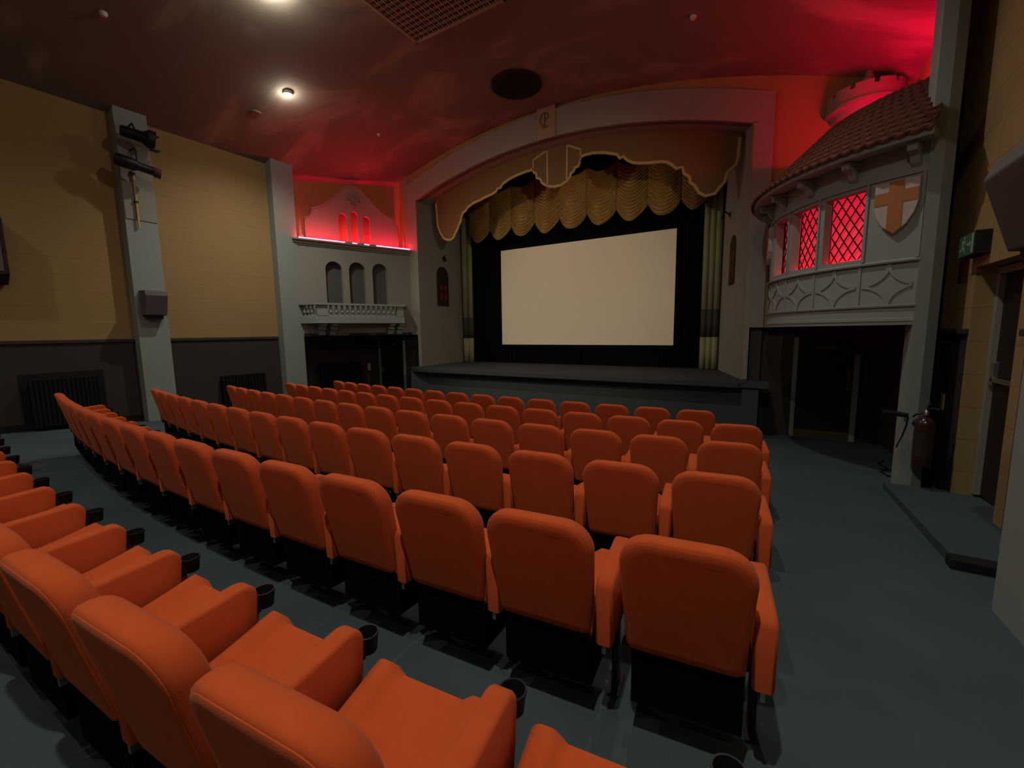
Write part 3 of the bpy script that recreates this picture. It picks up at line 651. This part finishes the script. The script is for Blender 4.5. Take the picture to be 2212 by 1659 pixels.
# turret on the wall above the roof
TC = (1.20, YP+.02); TRr = .57
tur = empty('castle_turret', 'small battlemented half round turret above the bay roof, lit red', 'turret', (TC[0], TC[1], 3.7))
def half(mb, prof, a0=180, a1=360, n=33): mb.rings([[(TC[0]+r*cos(math.radians(a)), TC[1]+r*sin(math.radians(a)), z) for r, z in prof] for a in frange(a0, a1, n)])
mb = MB(); half(mb, [(TRr-.09, 3.98), (TRr, 3.98), (TRr, 4.17), (TRr-.09, 4.17)])
a = 180
while a < 360:
    b = min(a+26, 360); half(mb, [(TRr-.09, 4.17), (TRr, 4.17), (TRr, 4.245), (TRr-.09, 4.245)], a, b, 8); a = b+8
P(mb, 'parapet', M['greywarm'], tur)
mb = MB(); half(mb, [(.02, 3.52), (.22, 3.56), (.38, 3.66), (.46, 3.78), (.50, 3.80), (.52, 3.88), (.60, 3.92), (.60, 3.98), (.02, 3.98)]); P(mb, 'corbelled_base', M['greywarm'], tur)
mb = MB(); mb.lathe([(.20, 3.98), (.19, 4.15), (.10, 4.35), (0, 4.62)], (TC[0]+.0, TC[1]-.24, 0), 16); P(mb, 'cone_cap', M['greywarm'], tur)

# right alcove: posts, door, sign, disc, threshold
post(.36, .44, AY-.05, AY, fz(AY), DZ-.15, 'pale upright door post, left side of the dark door under the bay')
post(1.38, 1.47, AY-.05, AY, fz(AY), -.55, 'dim upright door post, right side of the dark door under the bay')
d3 = MB(); d3.box(.44, 1.38, AY-.035, AY-.001, fz(AY)+.18, DZ-.05); d3 = st(d3.build('door_3', M['darkdoor']))
mb = MB(); mb.box(.74, 1.09, AY-.05, AY-.036, -.44, -.36); mb.build('door_sign', M['sign'], d3)
mb = MB(); mb.box(1.28, 1.33, AY-.06, AY-.036, -1.25, -.85); mb.build('push_plate', M['skirt'], d3)
mb = MB(); mb.box(.44, 1.38, AY-.02, AY-.001, fz(AY), fz(AY)+.18); st(mb.build('baseboard_front', M['skirt']))
mb = MB(); mb.lathe([(.0, 0), (.17, 0), (.17, .03), (.15, .05), (0, .055)], (0, 0, 0), 28, lambda p: (XR-.0-p[2], 9.6+p[0], -.33+p[1])); tag(mb.build('wall_disc', mat('disc_dull_pink', (.075, .04, .038), .6)), 'dull pinkish round disc on the dark wall under the bay', 'disc')
# loose cable on the floor near the pillar
mb = MB(); pts = [(1.70, 7.6), (1.60, 7.75), (1.46, 7.70), (1.42, 7.95), (1.55, 8.25), (1.50, 8.6), (1.62, 8.9)]
mb.tube([(a, b, fz(b)+.012) for a, b in pts], .011, 6); tag(mb.build('cable', M['black'], smooth=True), 'black cable lying on the carpet behind the right pillar', 'cable')

# fire extinguisher on the wing pillar
EX = (1.60, 6.885)
ext = empty('fire_extinguisher', 'dark red extinguisher with black horn hung on the right pillar', 'fire extinguisher', (EX[0], EX[1], -1.66))
mb = MB(); mb.lathe([(.0, 0), (.088, 0), (.095, .02), (.095, .50), (.085, .55), (.055, .585), (.028, .60), (.028, .62), (0, .62)], (EX[0], EX[1], -1.68), 28); P(mb, 'cylinder', M['extred'], ext, smooth=True)
mb = MB(); mb.lathe([(.0965, .12), (.0965, .42)], (EX[0], EX[1], -1.68), 28, cap0=False, cap1=False); P(mb, 'label_wrap', M['extlabel'], ext, smooth=True)
mb = MB(); mb.lathe([(.024, 0), (.024, .05), (.014, .06), (.014, .075)], (EX[0], EX[1], -1.06), 14); P(mb, 'valve', M['metal'], ext, smooth=True)
mb = MB(); mb.tube([(EX[0], EX[1], -1.0), (EX[0]+.04, EX[1]-.02, -.97), (EX[0]+.10, EX[1]-.04, -.98)], .012, 6); mb.tube([(EX[0], EX[1], -1.01), (EX[0]+.02, EX[1]-.01, -.93), (EX[0]+.03, EX[1]-.01, -.90)], .014, 6); P(mb, 'lever', M['iron'], ext)
mb = MB(); mb.tube([(EX[0]-.02, EX[1], -1.03), (EX[0]-.10, EX[1]-.01, -1.06), (EX[0]-.115, EX[1], -1.09)], .012, 8); mb.tube([(1.44, 6.90, -1.08), (1.38, 6.90, -1.075), (1.20, 6.90, -1.055)], .026, 12, .034); P(mb, 'discharge_horn', M['black'], ext, smooth=True)
mb = MB(); mb.tube([(1.45, 6.93, -1.10), (1.44, 6.94, -1.22), (1.41, 6.95, -1.36), (1.37, 6.95, -1.50)], .008, 6); P(mb, 'strap', M['iron'], ext)
mb = MB(); mb.box(EX[0]-.03, EX[0]+.03, 6.96, 7.0, -1.25, -1.1); mb.box(EX[0]-.10, EX[0]+.10, 6.955, 6.975, -1.20, -1.17); P(mb, 'wall_hook', M['iron'], ext)
mb = MB(); mb.box(XR-.02, XR-.004, 7.40, 7.50, -1.06, -.86); tag(mb.build('door_release', M['plaque'], bevel=.004), 'small upright cream plate on the dark dado beside the exit door', 'plate')

# exit sign
ex = empty('exit_sign', 'green running man exit sign over the right hand door', 'sign', (XR, 6.75, .86))
mb = MB(); mb.box(XR-.13, XR, 6.53, 6.97, .75, .995); P(mb, 'housing', M['dark'], ex, bevel=.005)
mb = MB(); mb.box(XR-.134, XR-.13, 6.54, 6.965, .76, .985); P(mb, 'green_face', M['exitgreen'], ex)
T = lambda a, b, d: (XR-.1345-d*.002, 6.96-a, .765+b)
mb = MB()
mb.prism([(.36, .01), (.41, .01), (.41, .21), (.36, .21)], 0, 1, T)
mb.prism([(.23, .10), (.30, .10), (.30, .08), (.34, .11), (.30, .14), (.30, .12), (.23, .12)], 0, 1, T)
mb.prism([(.12, .10), (.15, .16), (.12, .17), (.07, .15), (.075, .14), (.11, .145), (.09, .09), (.03, .06), (.035, .045), (.10, .07)], 0, 1, T)
mb.prism([(.11, .10), (.15, .10), (.17, .06), (.16, .03), (.15, .03), (.155, .06), (.13, .08)], 0, 1, T)
mb.prism([(.14, .15), (.19, .12), (.195, .13), (.15, .165)], 0, 1, T)
mb.prism([(.15+.018*cos(t), .19+.018*sin(t)) for t in frange(0, 2*PI, 11)[:-1]], 0, 1, T)
P(mb, 'pictogram', M['exitwhite'], ex)

# ------------------------------------------------------------------ loudspeakers
def wedge_speaker(lab, x, y0, y1, zt, zb, side, name='wall_speaker'):
    """side=+1 faces +x (on left pilaster), -1 faces -x"""
    e = empty(name, lab, 'speaker', (x, (y0+y1)/2, zb))
    s = side
    prof = [(0, zb), (.20, zb+.01), (.33, zt-.11), (.29, zt-.01), (0, zt)]
    mb = MB(); R = []
    for y, k in ((y0, .0), (y1, 0)): R.append([(x+s*a, y, z) for a, z in prof])
    mb.rings(R); P(mb, 'cabinet', M['speaker'], e, bevel=.012)
    mb = MB(); mb.rings([[(x+s*a, y, z) for a, z in ((.05, zb-.07), (.15, zb-.07), (.17, zb+.005), (.05, zb+.005))] for y in (y0+.04, y1-.06)]); P(mb, 'bracket', M['spkdark'], e)
wedge_speaker('grey wedge speaker on the left pilaster below the stage spotlights', -11.5, 3.78, 4.17, .97, .44, 1)
wedge_speaker('large grey wedge speaker high on the near right pilaster', 1.30, 3.10, 3.60, .92, .40, -1)
# framed speaker on left wall
e = empty('surround_speaker', 'dark framed grey fronted speaker on the left wall at the frame edge', 'speaker', (XL, 1.7, 1.0))
mb = MB(); mb.rings([[(XL+a, y, z) for a, z in ((.002, .95), (.20, .93), (.34, 1.06), (.40, 1.10), (.40, 2.02), (.34, 2.08), (.002, 2.10))] for y in (1.15, 1.98)]); P(mb, 'cabinet', M['brown'], e, bevel=.01)
mb = MB(); mb.box(XL+.401, XL+.412, 1.22, 1.92, 1.15, 1.98); P(mb, 'grille_cloth', M['speaker'], e)

# ------------------------------------------------------------------ stage spotlights on the left pilaster
px = -11.5
rig = empty('lighting_pole', 'pale wooden pole fixed vertically on the left pilaster', 'pole', (px, 3.92, 2.26))
mb = MB(); mb.tube([(px+.05, 3.90, 2.26), (px+.05, 3.90, 3.40)], .020, 10); P(mb, 'pole', M['wood'], rig, smooth=True)
mb = MB(); mb.box(px+.02, px+.07, 3.87, 3.93, 2.75, 2.79); mb.box(px+.015, px+.07, 3.87, 3.93, 3.3, 3.36); P(mb, 'clip', M['iron'], rig)
def tubedir(mb, c, d, prof, n=18):
    d = Vector(d).normalized(); u = d.cross(Vector((0, 0, 1))).normalized(); v = u.cross(d)
    mb.rings([[tuple(Vector(c)+d*l+(u*cos(2*PI*i/n)+v*sin(2*PI*i/n))*r) for i in range(n)] for r, l in prof])
s1 = empty('stage_spotlight', 'upper black stage spotlight with barn doors on the left pilaster', 'spotlight', (-11.2, 3.95, 3.98))
mb = MB(); tubedir(mb, (-11.25, 3.70, 4.06), (.35, 1, -.16), [(.08, 0), (.10, .02), (.105, .16), (.11, .34), (.13, .36), (.13, .40)]); P(mb, 'lamp_body', M['black'], s1, smooth=True)
mb = MB(); tubedir(mb, (-11.11, 4.04, 4.0), (.25, 1, -.16), [(.13, 0), (.175, .05), (.18, .16), (.14, .17)]); P(mb, 'front_ring', M['black'], s1)
mb = MB()
for z, a in ((.12, .1), (-.15, -.1)): mb.box(-11.18, -11.02, 4.12, 4.26, 3.95+z-.01, 3.95+z+.01)
P(mb, 'barn_doors', M['black'], s1)
mb = MB(); mb.tube([(-11.49, 3.92, 4.25), (-11.3, 3.92, 4.27), (-11.2, 3.92, 4.15), (-11.2, 3.92, 4.05)], .016, 8); P(mb, 'yoke', M['iron'], s1)
s2 = empty('stage_spotlight', 'lower black stage spotlight with long barrel and red lit rim', 'spotlight', (-11.2, 3.95, 3.40))
mb = MB(); tubedir(mb, (-11.28, 3.56, 3.50), (.3, 1, -.22), [(.07, 0), (.11, .02), (.12, .10), (.12, .32), (.085, .37), (.085, .62)]); P(mb, 'barrel', M['black'], s2, smooth=True)
mb = MB(); tubedir(mb, (-11.12, 4.13, 3.373), (.3, 1, -.22), [(.078, 0), (.098, .02), (.098, .13), (.088, .13), (.085, .03)]); P(mb, 'lens_tube', M['sign'], s2, smooth=True)  # rim coloured dull red for the red strip light falling on it
mb = MB(); mb.tube([(-11.49, 3.90, 3.78), (-11.3, 3.90, 3.80), (-11.2, 3.90, 3.72), (-11.2, 3.90, 3.52)], .014, 8); mb.tube([(-11.2, 3.82, 3.70), (-11.2, 3.82, 3.48)], .012, 6); P(mb, 'yoke', M['iron'], s2)

s3 = empty('stage_spotlight', 'black stage spotlight added out of view on the near right pilaster, above the wedge speaker', 'spotlight', (.85, 3.5, 3.4))  # unseen copy of the left fixture, added to light the left reveal
mb = MB(); tubedir(mb, (1.00, 3.20, 3.55), (-.5, 1, -.22), [(.05, 0), (.085, .02), (.095, .10), (.095, .30), (.075, .34), (.075, .58)]); P(mb, 'barrel', M['black'], s3, smooth=True)
mb = MB(); tubedir(mb, (.745, 3.71, 3.438), (-.5, 1, -.22), [(.078, 0), (.098, .02), (.098, .13), (.088, .13), (.085, .03)]); P(mb, 'lens_tube', M['sign'], s3, smooth=True)  # same red put into the rim colour to suggest red light
mb = MB(); mb.tube([(1.30, 3.45, 3.78), (1.05, 3.45, 3.80), (.90, 3.45, 3.72), (.88, 3.45, 3.50)], .014, 8); P(mb, 'yoke', M['iron'], s3)

# ------------------------------------------------------------------ ceiling fittings
gr = empty('ceiling_grille', 'square cream pierced ventilation grille in the sky painted ceiling', 'grille', (-5.26, 5.85, 5.62))
gx0, gx1, gy0, gy1 = -6.30, -4.22, 4.80, 6.90
mb = MB(); mb.box(gx0+.02, gx1-.02, gy0+.02, gy1-.02, 5.66, 5.665); P(mb, 'dark_void', M['grilledark'], gr)
mb = MB()
for (a, b, c, d) in ((gx0, gx1, gy0, gy0+.05), (gx0, gx1, gy1-.05, gy1), (gx0, gx0+.05, gy0, gy1), (gx1-.05, gx1, gy0, gy1)): mb.box(a, b, c, d, 5.625, 5.67)
P(mb, 'border', M['grille'], gr, bevel=.006)
mb = MB(); n = 17
for i in range(n+1):
    y = gy0+.05+(gy1-gy0-.1)*i/n; w = .030
    mb.box(gx0+.05, gx1-.05, y-w, y+w, 5.640, 5.652)
for i in range(n+1):
    x = gx0+.05+(gx1-gx0-.1)*i/n
    mb.box(x-.010, x+.010, gy0+.05, gy1-.05, 5.630, 5.640)
    if i < n:
        mb.box(x+.050, x+.056, gy0+.05, gy1-.05, 5.632, 5.640)
P(mb, 'lattice', M['grille'], gr)
mb = MB(); mb.lathe([(.0, -.02), (.57, -.02), (.60, .0), (.60, .03), (0, .03)], (-5.42, 9.25, 5.67), 48); v = tag(mb.build('ceiling_vent', M['vent']), 'dark round mesh vent in the ceiling above the stage arch', 'vent')
mb = MB()
for i in range(-13, 14):
    o_ = i*.042; h = sqrt(max(0, .56**2-o_**2)); mb.box(o_-.006, o_+.006, -h, h, -.036, -.028); mb.box(-h, h, o_-.006, o_+.006, -.034, -.026)
for vv in mb.bm.verts: vv.co += Vector((-5.42, 9.25, 5.67))
mb.build('mesh_bars', M['darkdoor'], v)
def rot_ceiling(x): return math.atan(.057*(x-XC))
def fitting(name, lab, cat, x, y, r, h, m):
    z = vault(x)
    mb = MB(); mb.lathe([(0, -h), (r*.7, -h), (r, -h*.4), (r, .01), (0, .01)], (x, y, z), 18); return tag(mb.build(name, m, smooth=True), lab, cat)
fitting('smoke_detector', 'small white dome detector on the ceiling above the left wall', 'detector', -9.51, 3.09, .055, .05, M['lampwhite'])
fitting('smoke_detector', 'small pale dome detector on the ceiling in the red glow', 'detector', -9.25, 8.53, .045, .04, M['lampwhite'])
fitting('smoke_detector', 'small pale dome detector on the ceiling right of the arch', 'detector', -1.46, 8.48, .055, .05, M['lampwhite'])
fitting('ceiling_rose', 'flat unlit round fitting beside the bright ceiling downlight', 'fitting', -10.28, 5.86, .13, .03, M['ceiling'])
# downlights: housing, glowing lens, and the lamp itself
LC = (1.0, .93, .80)
def downlight(x, y, lab, power, angle=150, blend=.5, aim=(0, 0, -1), col=LC, size=.05, fill_power=0):
    z = vault(x)
    e = empty('downlight', lab, 'ceiling light', (x, y, z), 0, 'downlights in the ceiling')
    mb = MB(); mb.lathe([(.06, -.05), (.085, -.05), (.09, -.02), (.09, .01), (.06, .01)], (x, y, z), 24); P(mb, 'trim_ring', M['lampwhite'], e, smooth=True)
    mb = MB(); mb.lathe([(0, -.085), (.05, -.08), (.082, -.055), (.082, -.02), (0, -.02)], (x, y, z), 20); P(mb, 'lens', M['lamp'], e)
    ld = bpy.data.lights.new('downlight_lamp', 'SPOT'); ld.energy = power; ld.spot_size = math.radians(angle); ld.spot_blend = blend; ld.shadow_soft_size = size; ld.color = col
    lo = bpy.data.objects.new('downlight_lamp', ld); COL.objects.link(lo); lo.location = (x, y, z-.10)
    lo.rotation_euler = Vector(aim).to_track_quat('-Z', 'Y').to_euler()
    if fill_power:
        pd = bpy.data.lights.new('ceiling_fill', 'POINT'); pd.energy = fill_power; pd.shadow_soft_size = .03; pd.color = col  # extra point lamp added to brighten the ceiling
        po = bpy.data.objects.new('ceiling_fill', pd); COL.objects.link(po); po.location = (x, y, z-.16)
    return e
downlight(-9.31, 6.06, 'bright white lit downlight on the ceiling, left of the grille', 540, 140, 1, fill_power=9)
downlight(-7.25, 4.55, 'lit downlight at the top edge of the ceiling beside the grille', 130, 140, 1, fill_power=38)
downlight(-1.2, 6.06, 'added downlight, out of view, in the ceiling over the right end of the front row', 260, 140, 1, fill_power=6)  # mirror of the left downlight, added to brighten the right pillar and stage opening
downlight(-.35, -.35, 'lit downlight in the ceiling over the right aisle seats', 520, 174, .85, fill_power=4)
downlight(-4.9, -1.2, 'lit downlight in the ceiling over the middle of the rear rows', 130, 140, 1, fill_power=14)
downlight(-9.3, -1.2, 'lit downlight in the ceiling over the left of the rear rows', 230, 146, 1, fill_power=4)
downlight(1.0, -3.0, 'added unseen downlight in the ceiling over the right aisle behind the seats', 60, 150, .8, fill_power=1)  # added to brighten the recess wall behind the right pillar
# the two stage spotlights on the left pilaster are on, trained on the stage
def stage_lamp(loc, aim, power, size, blend):
    ld = bpy.data.lights.new('stage_lamp', 'SPOT'); ld.energy = power; ld.spot_size = math.radians(size); ld.spot_blend = blend; ld.shadow_soft_size = .06; ld.color = (1, .86, .62)
    lo = bpy.data.objects.new('stage_lamp', ld); COL.objects.link(lo); lo.location = loc
    lo.rotation_euler = (Vector(aim)-Vector(loc)).to_track_quat('-Z', 'Y').to_euler()
stage_lamp((-11.03, 4.40, 3.29), (-5.2, 13, .7), 760, 58, 1)
stage_lamp((-10.98, 4.32, 3.92), (-4.6, 12, 2.2), 60, 80, 1)
stage_lamp((.55, 4.0, 3.35), (-6.8, 13, .6), 560, 62, 1)  # lamp of the added right spotlight, brightening screen and left reveal

# ------------------------------------------------------------------ cinema seats
HW = .238
def rr_outline(hw, z0, z1, rt, rb, n=7):
    pts = []
    for (cx, cz, r, a0) in ((hw-rb, z0+rb, rb, -90), (hw-rt, z1-rt, rt, 0), (-hw+rt, z1-rt, rt, 90), (-hw+rb, z0+rb, rb, 180)):
        for i in range(n):
            a = math.radians(a0+90*i/(n-1)); pts.append((cx+r*cos(a), cz+r*sin(a)))
    return pts
def back_ring(inset, y):
    o = rr_outline(HW-inset, .385+inset, .93-inset, max(.125-inset*.8, .02), max(.04-inset*.8, .01))
    return [(x*(1-.22*max(0, .80-z)) - .012, y + .22*(.93-z) + .25*x*x, z) for x, z in o]
def mk_back():
    mb = MB(); mb.rings([back_ring(i, y) for i, y in ((.030, .010), (.016, .010), (.008, .014), (.002, .026), (0, .045), (.002, .070), (.010, .088), (.026, .102), (.055, .110), (.12, .114))]); return mb
def mk_panel():
    mb = MB(); mb.rings([back_ring(i, y) for i, y in ((.05, .004), (.022, .004), (.015, .008), (.015, .02))]); return mb
def mk_cush():
    mb = MB(); w, y0, y1 = .212, .15, .580; nx, ny = 29, 15
    def P3(i, j):
        x = -w + 2*w*i/(nx-1); y = y0 + (y1-y0)*j/(ny-1); t = j/(ny-1)
        # cluster near edges
        x = w*sin(PI/2*(2*i/(nx-1)-1)); 
        z = .505 + .055*t**2 + .030*min(1, max(0, (abs(x)-.115)/.03))*(.35+.65*t)
        pass
        d = w-abs(x); r = .035
        if d < r: z -= (r-sqrt(max(0, r*r-(r-d)**2)))
        d = y1-y
        if d < .05: z -= (.05-sqrt(max(0, .05**2-(.05-d)**2)))
        return (x, y, z)
    G = [[P3(i, j) for i in range(nx)] for j in range(ny)]
    mb.grid(G)
    # skirt
    per = [G[0][i] for i in range(nx)] + [G[j][nx-1] for j in range(1, ny)] + [G[ny-1][i] for i in range(nx-2, -1, -1)] + [G[j][0] for j in range(ny-2, 0, -1)]
    low = [(x*.97, min(y, y1-.02), .385 + .03*((y-y0)/(y1-y0))) for x, y, z in per]
    mb.rings([per, low], cap0=False, cap1=True); return mb
def mk_arm():
    def ring(x, i):
        pts = []
        y0, y1, zt, zb = .115+i, .535-i, .685-i, .375+i
        prof = [(y0+.01, zb), (y1-.05, zb), (y1-.03, zb+.02)]
        r = .05
        for k in range(6):
            a = math.radians(90*k/5); pts.append((y1-r+r*cos(a), zt-r+r*sin(a)))
        prof += [(y1-.01, zb+.15)] + pts + [(y0+.05, zt-.022), (y0+.015, zt-.032), (y0, zt-.055)]
        return [(x, y, z) for y, z in prof]
    t = .037
    mb = MB(); mb.rings([ring(-t, .012), ring(-t+.004, .004), ring(-t+.014, 0), ring(t-.014, 0), ring(t-.004, .004), ring(t, .012)]); return mb
def mk_cup():
    mb = MB(); mb.lathe([(.028, .0), (.031, .0), (.037, .055), (.040, .058), (.040, .064), (.035, .064), (.029, .01)], (0, .575, .555), 18, cap0=False, cap1=False)
    mb.lathe([(0, .0), (.031, .0), (.031, .008), (0, .008)], (0, .575, .555), 18); mb.box(-.02, .02, .525, .548, .55, .61); return mb
def mk_leg():
    mb = MB(); mb.box(-.014, .014, .36, .42, -.0662*.39, .38); T = lambda p: (p[0], p[1], p[2]+FG*p[1]); mb.box(-.026, .026, .32, .48, 0.001, .010, T); return mb
def mk_shade_box():
    mb = MB(); mb.prism([(.15, .15), (.44, .13), (.54, .36), (.54, .40), (.15, .40)], -.205, .205, lambda a, b, d: (d, a, b)); mb.box(-.236, .236, .30, .36, .31, .335); return mb  # seat pan deepened into a black box to shade the floor beneath
def mk_bracket():
    mb = MB(); mb.box(-.008, .008, .13, .17, .335, .38); return mb
proto = {}
def mesh_of(mb, name, m, smooth=True, bevel=0):
    o = mb.build(name, m, None, smooth=smooth, bevel=bevel); me = o.data; bpy.data.objects.remove(o); return me
ME = dict(backrest=mesh_of(mk_back(), 'backrest', M['orange']), back_panel=mesh_of(mk_panel(), 'back_panel', M['orange']), seat_cushion=mesh_of(mk_cush(), 'seat_cushion', M['orange']),
          armrest=mesh_of(mk_arm(), 'armrest', M['orange']), cup_holder=mesh_of(mk_cup(), 'cup_holder', M['black']), leg=mesh_of(mk_leg(), 'leg', M['black'], False), seat_shade_box=mesh_of(mk_shade_box(), 'seat_shade_box', M['mask'], False), hinge=mesh_of(mk_bracket(), 'hinge', M['metal'], False))
CX, CY = -3.6713, 29.4771; SP = .55
ROWS = [  # radius, right-end arc start, seats, name
    (23.7769, 2.8723, 15, 'front row'), (24.8935, 3.4239, 16, 'second row from the stage'), (26.002, 3.4409, 16, 'third row from the stage'),
    (27.1127, 3.4516, 16, 'fourth row from the stage'), (28.1863, 3.4666, 16, 'fifth row from the stage'), (29.30, 3.45, 16, 'rearmost row, nearest the camera')]
ORD = ['', 'second', 'third', 'fourth', 'fifth', 'sixth', 'seventh', 'eighth', 'ninth', 'tenth', 'eleventh', 'twelfth', 'thirteenth', 'fourteenth', 'fifteenth', 'sixteenth']
def seat(x, y, rz, label, group, last):
    root = empty('cinema_seat', label, 'seat', (x, y, fz(y)), rz, group)
    def part(nm, parent, dx=0):
        o = bpy.data.objects.new(nm, ME[nm]); COL.objects.link(o); o.parent = parent; o.location = (dx, 0, 0); return o
    for nm in ('backrest', 'back_panel', 'seat_cushion', 'seat_shade_box'): part(nm, root)
    for dx in ((.262,) if not last else (.262, -.288)):
        a = part('armrest', root, dx); part('cup_holder', a); part('leg', root, dx); part('hinge', root, dx)
    return root
for R, s0, n, rn in ROWS:
    for k in range(n):
        a = (s0-SP*k-(.03 if R > 28 and R < 29 and k == 1 else 0))/R; x = CX+R*sin(a); y = CY-R*cos(a)
        if k == 0: w = 'orange cinema seat at the right aisle end of the ' + rn
        elif k == n-1: w = 'orange cinema seat at the far left end of the ' + rn
        else: w = 'orange cinema seat, %s from the right aisle, %s' % (ORD[k], rn)
        seat(x, y, a, w, 'orange cinema seats, ' + rn, k == n-1)

# ------------------------------------------------------------------ world, camera, view
w = bpy.data.worlds.new('World'); sc.world = w; w.use_nodes = True
w.node_tree.nodes['Background'].inputs[0].default_value = (.5, .35, .2, 1); w.node_tree.nodes['Background'].inputs[1].default_value = .0
cd = bpy.data.cameras.new('Camera'); cam = bpy.data.objects.new('Camera', cd); COL.objects.link(cam)
f, pi_, ro, ya = 926.1408, .1216, -.0136, .5483
fw = Vector((-sin(ya)*cos(pi_), cos(ya)*cos(pi_), -sin(pi_))); r = Vector((cos(ya), sin(ya), 0)); u = r.cross(fw)
r2 = r*cos(ro)+u*sin(ro); u2 = -r*sin(ro)+u*cos(ro)
cam.matrix_world = Matrix(((r2.x, u2.x, -fw.x, 0), (r2.y, u2.y, -fw.y, 0), (r2.z, u2.z, -fw.z, 0), (0, 0, 0, 1)))
cd.sensor_width = 36; cd.lens = f/2212*36; cd.clip_start = .03; cd.clip_end = 60
sc.camera = cam
sc.view_settings.view_transform = 'Standard'; sc.view_settings.look = 'None'; sc.view_settings.gamma = 1; sc.view_settings.use_curve_mapping = False
sc.view_settings.exposure = -.12
sc.cycles.use_denoising = True
